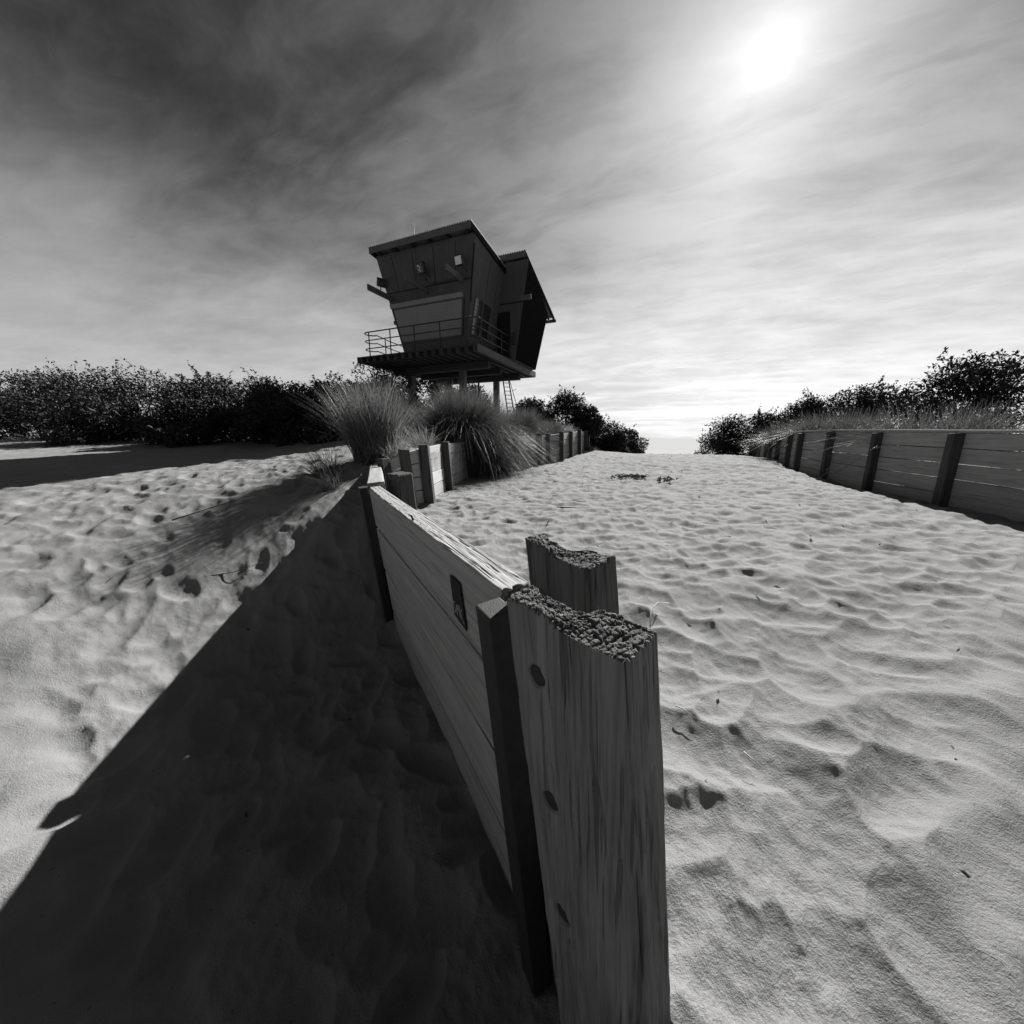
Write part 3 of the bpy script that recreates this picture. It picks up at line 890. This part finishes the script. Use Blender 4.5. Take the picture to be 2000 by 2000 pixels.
# outrigger boards jutting from the front
for x, y0, y1, z in ((-4.2, -.79, .75, 2.12), (-2.45, -.74, .70, 2.19), (-.85, -.58, .72, 2.35)):
    tp('outrigger_board', MB().box(x - .03, x + .03, y0, y1, z, z + .21), 'trim', bevel=.005)
tp('outrigger_board', MB().box(.50, .98, FRY - .09, FRY - .03, 2.33, 2.52), 'trim', bevel=.005)
# rolled shutter across the front window
def fr(f0, f1, z0, z1, o0, o1):
    return [frontpt(f0, z0, o1), frontpt(f1, z0, o1), frontpt(f1, z0, o0), frontpt(f0, z0, o0), frontpt(f0, z1, o1), frontpt(f1, z1, o1), frontpt(f1, z1, o0), frontpt(f0, z1, o0)]
sh = tp('shutter', MB().hexa(fr(.03, .905, .62, 1.84, -.01, .02)), 'shutter')
for k in range(11):
    z = .66 + k * .107
    MB().hexa(fr(.035, .90, z, z + .085, .021, .030)).build('slat', M['shutter'], sh)
MB().hexa(fr(.02, .915, 1.85, 2.02, -.01, .16)).build('shutter_box', M['shutter'], sh, .02)
for f in (.012, .912): MB().hexa(fr(f, f + .018, .58, 1.848, -.01, .05)).build('guide_rail', M['black'], sh)
tp('window_box', MB().box(-4.42, -4.26, .82, 1.0, 1.36, 1.50), 'black')
# side windows with open screens on the right wall
def sidept(y, z, out=0.0): return (mx(1, z) + out, y, z)
def side_quad(y0, y1, z0, z1, o0, o1):
    return [sidept(y0, z0, o0), sidept(y0, z0, o1), sidept(y1, z0, o1), sidept(y1, z0, o0), sidept(y0, z1, o0), sidept(y0, z1, o1), sidept(y1, z1, o1), sidept(y1, z1, o0)]
for (y0, y1) in ((1.02, 1.62), (1.70, 2.35)):
    w_ = tp('window', MB().hexa(side_quad(y0, y1, .68, 1.95, -.02, .012)), 'glass')
    for q in ((y0 - .03, y0, .65, 1.98), (y1, y1 + .03, .65, 1.98), (y0, y1, .65, .68), (y0, y1, 1.95, 1.98)):
        MB().hexa(side_quad(q[0], q[1], q[2], q[3], -.02, .035)).build('frame', M['trim'], w_)
    n = 9
    for k in range(1, n):
        z = .68 + 1.27 * k / n; MB().hexa(side_quad(y0, y1, z, z + .008, .014, .022)).build('screen_bar', M['black'], w_)
# door in the rear cabin
dr = tp('door', MB().box(-.60, -.03, FRY - .075, FRY - .02, .02, 1.90), 'tower_dark', bevel=.006)
MB().box(-.64, .01, FRY - .10, FRY - .076, 1.905, 1.965).build('door_head', M['tower_dark'], dr)
MB().box(-.025, .012, FRY - .085, FRY - .02, .02, 1.90).build('door_jamb', M['tower_dark'], dr)
MB().tube([(-.10, FRY - .12, .95), (-.10, FRY - .12, 1.07)], .014, 6).build('handle', M['pipe'], dr)
tp('meter_box', MB().box(.12, .30, FRY - .13, FRY - .03, .62, 1.08), 'black', bevel=.01)
# floodlights
def flood(x, y, z, w, rz, rx_, lit):
    o = MB().box(-w, w, -.10, .06, -w * .95, w * .95).build('floodlight', M['black'], tower, .025)
    o.matrix_local = Matrix.Translation((x, y, z)) @ Matrix.Rotation(rz, 4, 'Z') @ Matrix.Rotation(rx_, 4, 'X')
    MB().box(-w * .80, w * .80, -.108, -.1005, -w * .75, w * .75).build('lens', M['lamp' if lit else 'glass'], o, .02)
    MB().tube([(0, .06, 0), (.05, .14, -.22), (.08, .30, -.36)], .02, 6).build('bracket', M['black'], o)
    MB().tube([(.06, -.02, -.33), (.06, .02, -.38), (.07, .04, -.42)], [.03, .035, .02], 8).build('sensor', M['pipe'], o)
    return o
flood(-.74, .22, 2.93, .17, R(-6), R(14), True)
f2 = flood(-2.42, .20, 2.95, .19, R(-10), R(22), False)
MB().tube([(-.06, -.115, .10), (.05, -.12, .02), (-.03, -.12, -.05), (.05, -.115, -.11)], .022, 6).build('reflector', M['lamp'], f2)
f3 = flood(-4.50, .30, 2.80, .17, R(62), R(20), False)
# whip antenna and bracket
at = tp('antenna', MB().tube([(-2.74, .30, 2.60), (-2.74, .28, 3.5), (-2.72, .28, 4.55)], [.012, .009, .004], 6), 'pipe', smooth=True)
# railing of bent pipe
pr = .021
def rail_path(z):
    pts = [(.0, 3.05, z), (.0, .30, z), (-.03, .14, z), (-.12, .06, z), (-.3, .05, z), (-5.15, .05, z)]
    cx_, cy_, rr2 = -5.20, .32, .27
    for k in range(9):
        t = math.pi * k / 8
        pts.append((-5.20 - .30 * math.sin(t), .05 + rr2 * (1 - math.cos(t)), z))
    return pts
for z in (.94, .62, .30):
    tp('rail', MB().tube(rail_path(z), pr if z < .9 else .025, 8), 'pipe', smooth=True)
    tp('rail', MB().tube([(-5.18, .59, z), (-5.35, 1.6, z), (-5.60, 6.1, z)], pr, 8), 'pipe', smooth=True)
for x in (-5.12, -4.0, -2.8, -1.6, -.42): tp('rail_post', MB().tube([(x, .05, 0), (x, .05, .94)], pr * 1.1, 8), 'pipe', smooth=True)
for y in (.35, 1.30, 2.2, 3.05): tp('rail_post', MB().tube([(0, y, 0), (0, y, .94)], pr * 1.1, 8), 'pipe', smooth=True)
for y in (1.3, 2.9, 4.5, 6.0): tp('rail_post', MB().tube([(-5.3 - .055 * y, y, 0), (-5.3 - .055 * y, y, .94)], pr * 1.1, 8), 'pipe', smooth=True)
tp('rail_highlight', MB().tube([(-.30, .05, .968), (.0, .32, .968)], .026, 8), 'lamp', smooth=True)  # pale tube added on the top rail as a painted highlight
# steep ladder at the back with a handrail
st = tp('ladder', MB().tube([(-1.50, 5.55, -.25), (-1.0, 5.55, -3.3)], .035, 6).tube([(-1.18, 5.55, -.25), (-.62, 5.55, -3.3)], .035, 6), 'pipe')
for k in range(15):
    t = (k + .5) / 15
    MB().tube([(lerp(-1.50, -1.0, t), 5.55, lerp(-.25, -3.3, t)), (lerp(-1.18, -.62, t), 5.55, lerp(-.25, -3.3, t) - .03)], .016, 6).build('rung', M['pipe'], st)
MB().tube([(-1.28, 5.30, .4), (-.30, 5.30, -2.6)], .018, 6).tube([(-.82, 5.30, -1.02), (-.60, 5.30, -.92)], .012, 6).build('handrail', M['pipe'], st)


# ------------------------------------------------------------------ dune grass
def tussock(name, label, x, y, z, n, h, spread, wind, droop, w=.0045, mat='grass', base_r=.16, seed=0, group='grass tussocks growing on the dune'):
    g = np.random.default_rng(seed); seg = 7
    az = g.uniform(0, 2 * np.pi, n); tilt = np.abs(g.normal(0, 1, n)) * spread
    br = base_r * np.sqrt(g.uniform(0, 1, n)); ba = az + g.normal(0, .6, n)
    L = h * g.uniform(.55, 1.15, n)
    dx, dy = np.cos(az) * np.sin(tilt) + wind[0] * g.uniform(.4, 1.2, n), np.sin(az) * np.sin(tilt) + wind[1] * g.uniform(.4, 1.2, n)
    hn = np.hypot(dx, dy) + 1e-6
    t = np.linspace(0, 1, seg)[None]
    dr = droop * g.uniform(.5, 1.4, n) * np.clip(hn * 1.3, .15, 1.3)
    lean = hn[:, None] * (t * .55 + t * t * .75) * L[:, None]
    up = (t * (1 - .25 * np.clip(hn, 0, 1))[:, None] - dr[:, None] * t ** 2.6 * .75) * L[:, None]
    px = (br * np.cos(ba))[:, None] + (dx / hn)[:, None] * lean; py = (br * np.sin(ba))[:, None] + (dy / hn)[:, None] * lean
    sway = g.normal(0, .13, n)[:, None] * t ** 2 * L[:, None] + .015 * np.sin(t * 9 + g.uniform(0, 6, n)[:, None])
    px = px - (dy / hn)[:, None] * sway; py = py + (dx / hn)[:, None] * sway
    brk = (g.uniform(0, 1, n) < .10)[:, None] * np.clip(t - g.uniform(.35, .7, n)[:, None], 0, 1)      # bent and broken blades
    up = up - brk * 1.5 * L[:, None]; px = px + brk * .5 * np.cos(az * 3)[:, None] * L[:, None]
    C = np.stack([px, py, up], -1)
    wd = g.uniform(0, np.pi, n); sx = np.cos(wd)[:, None] * w * (1 - t ** 1.5 * .85) * g.uniform(.6, 1.3, n)[:, None]; sy = np.sin(wd)[:, None] * w * (1 - t ** 1.5 * .85)
    S = np.stack([sx, sy, 0 * sx], -1)
    V = np.stack([C - S, C + S], 2).reshape(-1, 3)
    i = np.arange(n)[:, None] * seg * 2 + np.arange(seg - 1)[None] * 2
    Q = np.stack([i, i + 1, i + 3, i + 2], -1).reshape(-1, 4)
    o = link_mesh(name, V, Q, M[mat]); o.location = (x, y, z); tag(o, label, 'grass tussock', group)
    return o


tussock('grass_tussock', 'tall spiky grass tussock at the fence corner, fanning out to the left', -2.04, 5.45, gz(-2.04, 5.45) - .05, 2700, 1.14, .21, (-.05, 0), .28, .0046, mat='grass_light', seed=1, base_r=.30)
tussock('grass_tussock', 'largest rounded grass tussock drooping over the fence towards the sand', -1.20, 9.05, ZC - .22, 10000, 1.55, .44, (.18, -.14), .92, .0060, seed=2, base_r=.50)
tussock('grass_tussock', 'shaggy grass tussock right of the largest one, hanging over the fence', .30, 10.45, ZC - .10, 3600, .95, .36, (.05, .0), .45, .005, seed=3, base_r=.25)
tussock('grass_tussock', 'dense dark grass spilling down the fence boards to the sand below the largest tussock', -.62, 8.92, ZC - .93, 7500, 1.22, .38, (.08, -.10), .85, .0065, seed=21, base_r=.34)
tussock('grass_tussock', 'dark low grass tussock behind the large drooping one', -2.1, 9.9, ZC - .15, 3000, 1.15, .55, (.1, 0), .5, .006, seed=4, base_r=.4)
tussock('grass_tussock', 'dark grass tussock under the left end of the tower deck', -3.3, 10.6, ZC - .05, 2600, 1.15, .5, (.12, 0), .4, .007, seed=5, base_r=.4)
tussock('grass_tussock', 'dark grass tussock between two tower legs', -2.2, 11.6, ZC + .0, 2600, 1.10, .5, (.12, 0), .45, .007, seed=6, base_r=.45)
tussock('grass_tussock', 'feathery grass tussock in front of the right tower leg', -.55, 11.2, ZC + .0, 3000, 1.05, .5, (.2, 0), .5, .006, seed=7, base_r=.4)
tussock('grass_tussock', 'small bushy grass tussock above the far planks', 1.35, 13.0, ZC + .05, 2000, .62, .6, (.05, 0), .5, .006, seed=8, base_r=.3)
tussock('grass_tussock', 'pale dry grass tuft above the far end of the fence', 1.95, 14.0, ZC + .12, 900, .45, .7, (.1, 0), .4, .006, 'straw', seed=9, base_r=.3)
tussock('grass_tussock', 'low grass tuft between the feathery tussock and the far planks', .8, 11.9, ZC + .02, 2000, .55, .6, (.1, 0), .5, .006, seed=10, base_r=.35)
tussock('grass_tussock', 'dark grass tussock beside the foot of the ladder', .2, 13.4, ZC + .1, 2200, .75, .55, (.1, 0), .5, .007, seed=12, base_r=.5)
tussock('grass_tussock', 'dry tangled grass behind the corner post of the fence', -1.72, 5.25, ZC - .32, 260, .48, .65, (.0, 0), .5, .004, 'straw', seed=11, base_r=.14)
tussock('grass_tussock', 'sparse grass tuft sprawling on the sand left of the fence corner', -2.45, 4.75, gz(-2.45, 4.75) - .03, 200, .65, .8, (-.3, -.1), .6, .0035, seed=13, base_r=.14)
tussock('grass_tussock', 'thin grass tuft leaning over the shaded slope', -2.2, 4.35, gz(-2.2, 4.35) - .03, 90, .55, .8, (-.2, -.2), .6, .0035, seed=14, base_r=.10)
tussock('grass_tussock', 'short dry grass at the foot of the large drooping tussock', -1.7, 6.9, ZC - .25, 340, .6, .7, (-.25, -.1), .5, .004, 'straw', seed=15, base_r=.2)
tussock('grass_tussock', 'small tuft at the foot of the far end post', 3.3, 15.2, ZC - .55, 350, .28, .8, (.1, 0), .5, .005, seed=16, base_r=.15)
tussock('grass_tussock', 'grass along the right fence, below the trees', 9.6, 12.4, ZC - .3, 3200, .9, .6, (-.2, 0), .6, .007, seed=17, base_r=.7)
tussock('grass_tussock', 'dark grass mound behind the capping board of the right fence', 9.3, 10.6, ZC - .2, 3200, 1.05, .6, (-.1, 0), .6, .007, seed=18, base_r=.8)
tussock('grass_tussock', 'grass mound behind the nearer stretch of the right fence', 8.3, 7.2, ZC - .4, 3000, 1.1, .6, (-.1, 0), .6, .007, seed=19, base_r=.8)


# ------------------------------------------------------------------ bushes and trees
def crown_mesh(seed, n, w, h, leaf, lumps, lo=.0, gap=.0):
    """leaves spread through many lumps; returns vertices and quads"""
    g = np.random.default_rng(seed)
    cs = []
    for k in range(lumps):
        a = g.uniform(0, 2 * np.pi); rr = np.sqrt(g.uniform(0, 1)) * .78
        zz = g.uniform(lo, 1.0) ** .8
        lim = np.sqrt(max(0.06, 1 - (zz * .92) ** 2.2))
        cs.append((np.cos(a) * rr * lim * w / 2, np.sin(a) * rr * lim * w / 2, zz * h * .88, g.uniform(.10, .22) * min(w, h * 1.6)))
    cs = np.array(cs)
    pick = g.choice(lumps, n, p=(cs[:, 3] ** 2) / (cs[:, 3] ** 2).sum())
    d = g.normal(size=(n, 3)); d /= np.linalg.norm(d, axis=1, keepdims=True)
    rad = g.uniform(.25, 1.05, n) ** .6
    P = cs[pick, :3] + d * (rad * cs[pick, 3])[:, None] * np.array([1, 1, .85])
    P[:, 2] = np.maximum(P[:, 2], .02)
    # sprigs standing out of the outline
    ns = max(20, n // 130); m = 16
    sd = g.normal(size=(ns, 3)) * np.array([1, 1, .6]) + np.array([0, 0, .75]); sd /= np.linalg.norm(sd, axis=1, keepdims=True)
    sc = cs[g.choice(lumps, ns)]
    tt = g.uniform(.75, 1.0, (ns, m)) ** 1 + g.uniform(0, .75, (ns, 1)) * np.linspace(0, 1, m)[None]
    SP = sc[:, None, :3] + sd[:, None] * (tt * sc[:, 3:4])[..., None] + g.normal(size=(ns, m, 3)) * leaf * .55
    k_ = ns * m; P[:k_] = SP.reshape(-1, 3); P[:, 2] = np.maximum(P[:, 2], .02)
    u = g.normal(size=(n, 3)); u /= np.linalg.norm(u, axis=1, keepdims=True)
    v = np.cross(u, g.normal(size=(n, 3))); v /= np.linalg.norm(v, axis=1, keepdims=True)
    s = leaf * g.uniform(.6, 1.4, n)[:, None]
    V = np.stack([P - u * s, P - v * s * .42, P + u * s, P + v * s * .42], 1).reshape(-1, 3)
    Q = np.arange(n * 4).reshape(-1, 4)
    return V, Q, cs


def make_plant(name, label, x, y, zb, w, h, seed, n=9000, leaf=.06, lumps=26, mat='bush', lo=.0, trunk_h=.25, group=None, cat='bush', shrink=1.0, bare=0):
    t = thing(name, label, cat, (x, y, zb), random.uniform(0, 6), group)
    V, Q, cs = crown_mesh(seed, n, w, h, leaf, lumps, lo)
    link_mesh('crown', V, Q, M[mat], t)
    mb = MB(); g = random.Random(seed)
    mb.tube([(0, 0, -.3), (.03, .02, trunk_h * h), (.0, .05, h * .5)], [.035 * h, .028 * h, .012 * h], 8)
    for k in range(min(12, len(cs))):
        c = cs[k]; mb.tube([(0, .02, trunk_h * h * .8), (c[0] * .5, c[1] * .5, c[2] * .6 + .05), (c[0], c[1], c[2])], [.016 * h, .010 * h, .004 * h], 6)
    for k in range(bare):    # sprays that stand out of the outline
        c = cs[g.randrange(len(cs))]
        mb.tube([(c[0], c[1], c[2]), (c[0] * 1.1, c[1] * 1.1, c[2] + c[3] * 1.2)], [.006, .003], 4)
    mb.build('trunk', M['bark'], t)
    return t


LB = 'bushes along the top of the left dune'
B = [(-8.6, 13.2, 3.6, 2.25, 'dark dense bush at the left edge of the sand, widest of its row'), (-6.6, 12.6, 2.9, 2.2, 'dark rounded bush second from the left in the row above the sand'),
     (-5.2, 12.9, 2.5, 2.0, 'dark bush with loose top left of the tall grass'), (-4.2, 12.4, 2.2, 1.65, 'low dark bush just left of the tower'),
     (-11.2, 13.8, 4.0, 2.5, 'broad dark bush far along the left dune'), (-14.5, 14.5, 4.6, 2.7, 'dark bush beyond the broad one on the left dune'), (-18.5, 15, 5, 2.8, 'outermost dark bush on the left dune'),
     (-7.4, 11.3, 2.8, 1.35, 'low dark bush casting shade on the lit sand'), (-5.2, 11.2, 2.6, 1.25, 'low dark bush behind the tall spiky tussock'), (-9.9, 11.4, 3.2, 1.5, 'low dark bush in front of the broad left one'), (-13, 11.8, 3.6, 1.7, 'low dark bush at the far left of the sand'), (-3.4, 11.9, 2.0, 1.15, 'low dark bush behind the grass under the tower'), (-17, 12, 4, 1.9, 'low dark bush farthest left of the sand')]
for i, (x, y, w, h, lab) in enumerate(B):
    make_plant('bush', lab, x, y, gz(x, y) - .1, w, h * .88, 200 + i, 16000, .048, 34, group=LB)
make_plant('tree', 'slender loose-leaved tree standing behind the left end of the deck', -5.9, 17.2, gz(-5.9, 17.2), 3.4, 3.3, 300, 5200, .06, 24, 'tree', .25, .5, cat='tree')
make_plant('tree', 'dark leafy tree seen under the deck between the legs', -5.0, 22.5, gz(-5, 22.5), 4.8, 3.6, 301, 8000, .075, 26, 'tree', .1, .4, cat='tree')
make_plant('tree', 'dark leafy tree behind the middle legs of the tower', -2.6, 23.5, gz(-2.6, 23.5), 3.8, 3.0, 302, 6000, .075, 22, 'tree', .1, .4, cat='tree')
MBG = 'bushes closing the sand at its far left'
for i, (x, y, w, h, lab) in enumerate([(4.2, 18.6, 3.6, 2.15, 'tall dark bush beyond the end of the left fence'), (2.6, 17.2, 2.6, 1.9, 'dark bush just behind the last fence posts'), (5.9, 19.0, 2.3, 2.15, 'upright dark bush at the right end of the clump by the fence'),
        (1.0, 17.5, 2.4, 1.5, 'dark bush between the tower ladder and the fence end'), (7.4, 21.5, 1.8, 1.35, 'small dark bush right of the upright one'), (8.9, 23.5, 1.9, 1.2, 'lowest small bush on the crest of the sand'), (3.2, 16.2, 1.7, 1.2, 'low dark bush at the end post of the fence'), (4.8, 17.4, 1.9, 1.4, 'low dark bush in front of the upright one'), (5.0, 19.4, 2.8, 2.1, 'dark bush filling the middle of the clump beyond the fence'), (6.5, 20.2, 2.0, 1.7, 'dark bush leaning out of the right side of the clump')]):
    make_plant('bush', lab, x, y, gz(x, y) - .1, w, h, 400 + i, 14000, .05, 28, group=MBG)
RG = 'trees behind the right fence'
for i, (x, y, w, h, lo, n, lab) in enumerate([(10.9, 18.6, 2.3, 2.7, .45, 2600, 'spindly open-crowned tree at the left of the right-hand trees'), (10.4, 18.3, 2.6, 1.7, 0, 6000, 'dark low tree at the left foot of the right-hand trees'), (12.2, 17.6, 2.6, 2.5, .1, 6500, 'dark tree above the far end of the right fence'),
        (13.4, 16.6, 2.8, 2.9, .25, 6500, 'dark tree with gaps above the right fence'), (12.9, 13.6, 3.2, 2.5, .1, 8000, 'dark tree at the right edge above the capping board'), (12.4, 10.2, 3.4, 2.6, .1, 8000, 'broad dark tree behind the nearer right fence'), (11.8, 6.8, 3.4, 2.5, .1, 8000, 'dark tree behind the nearest stretch of right fence'), (11.8, 15.4, 2.4, 1.6, 0, 7000, 'low dark tree tucked behind the curve of the right fence')]):
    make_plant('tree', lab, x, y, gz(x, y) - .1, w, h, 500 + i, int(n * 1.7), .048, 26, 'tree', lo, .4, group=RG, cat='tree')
# far scrub on the shore
for i, (x, y, w, h, lab) in enumerate([(17.5, 34, 4.5, 2.9, 'distant low scrub on the horizon left of the right-hand trees'), (21, 36, 5, 3.6, 'distant scrub touching the right-hand trees')]):
    make_plant('bush', lab, x, y, ZC - 4.2, w, h, 600 + i, 2500, .12, 14)


# ------------------------------------------------------------------ litter on the sand
def on_sand(x, y, dz=0.0): return Vector((x, y, gz(x, y) + dz))


def twig(name, label, pts, r, mat, cat='twig'):
    base = on_sand(*pts[0][:2])
    P = [on_sand(p[0], p[1], p[2]) - base for p in pts]
    o = MB().tube(P, [r * (1 - .6 * i / (len(P) - 1)) for i in range(len(P))], 6).build(name, M[mat], None, smooth=True)
    o.location = base; return tag(o, label, cat)


twig('curved_stem', 'pale curved stem arching from the sand beside the split end post', [(.76, 1.80, -.02), (.768, 1.83, .02), (.80, 1.90, .04), (.86, 1.96, .045), (.95, 2.0, .02)], .005, 'pale', 'stem')
twig('forked_twig', 'dark thin twig lying on the lit sand at the left edge of the shadow', [(-2.75, 3.02, .015), (-2.55, 3.10, .02), (-2.36, 3.22, .02)], .005, 'twig')
twig('twig', 'dark twig with a bent end left of the fence corner shadow', [(-3.6, 3.7, .02), (-3.35, 3.9, .05), (-3.15, 4.2, .03)], .007, 'twig')
twig('flat_stick', 'dark flat stick lying beyond the split end posts', [(.60, 4.75, .02), (.72, 4.72, .025), (.86, 4.73, .015)], .012, 'twig', 'stick')
twig('pale_twig', 'short pale twig beside the end post', [(.64, 1.22, .015), (.66, 1.20, .02), (.69, 1.165, .01)], .003, 'pale')
twig('pale_twig', 'tiny pale twig in a footprint right of the end post', [(.78, 1.02, .015), (.80, .985, .01)], .003, 'pale')


def clump(name, label, x, y, n, rad, seed):
    g = random.Random(seed); mb = MB()
    for k in range(n):
        a_ = g.uniform(0, 6.28); r0 = rad * g.random() ** .6; b_ = g.uniform(0, 6.28); l = rad * g.uniform(.3, .9)
        p = Vector((r0 * math.cos(a_) * 1.6, r0 * math.sin(a_), g.uniform(.0, .06)))
        mb.tube([p, p + Vector((l * math.cos(b_) * .5, l * math.sin(b_) * .5, g.uniform(.0, .05))), p + Vector((l * math.cos(b_), l * math.sin(b_), g.uniform(-.02, .03)))], [.012, .010, .004], 5)
    o = mb.build(name, M['twig']); o.location = on_sand(x, y); return tag(o, label, 'seaweed')


clump('seaweed_clump', 'dark tangle of dry weed lying far up the sand', 2.55, 7.75, 60, .22, 1)
clump('seaweed_clump', 'smaller dark tangle of weed right of the larger one', 3.05, 7.1, 30, .13, 2)
# scattered dry leaves and flecks nobody could count
g = np.random.default_rng(5); n = 700; V = []; F = []
k = 0
while k < n:
    x, y = g.uniform(-6, 8), g.uniform(.5, 13)
    z = gz(x, y); s = g.uniform(.006, .02) * (1 + y * .10); a_ = g.uniform(0, 6.28); tl = g.uniform(0, .9)
    ux, uy = math.cos(a_), math.sin(a_)
    b_ = len(V); zz = z + .004 + s * .3
    V += [(x - ux * s, y - uy * s, zz - s * tl), (x - uy * s * .35, y + ux * s * .35, zz), (x + ux * s, y + uy * s, zz + s * tl), (x + uy * s * .35, y - ux * s * .35, zz + .003)]
    F.append((b_, b_ + 1, b_ + 2, b_ + 3)); k += 1
o = link_mesh('leaf_litter', V, F, M['twig']); o['kind'] = 'stuff'; o['label'] = 'dark dry leaf flecks scattered over the trodden sand'; o['category'] = 'leaf litter'
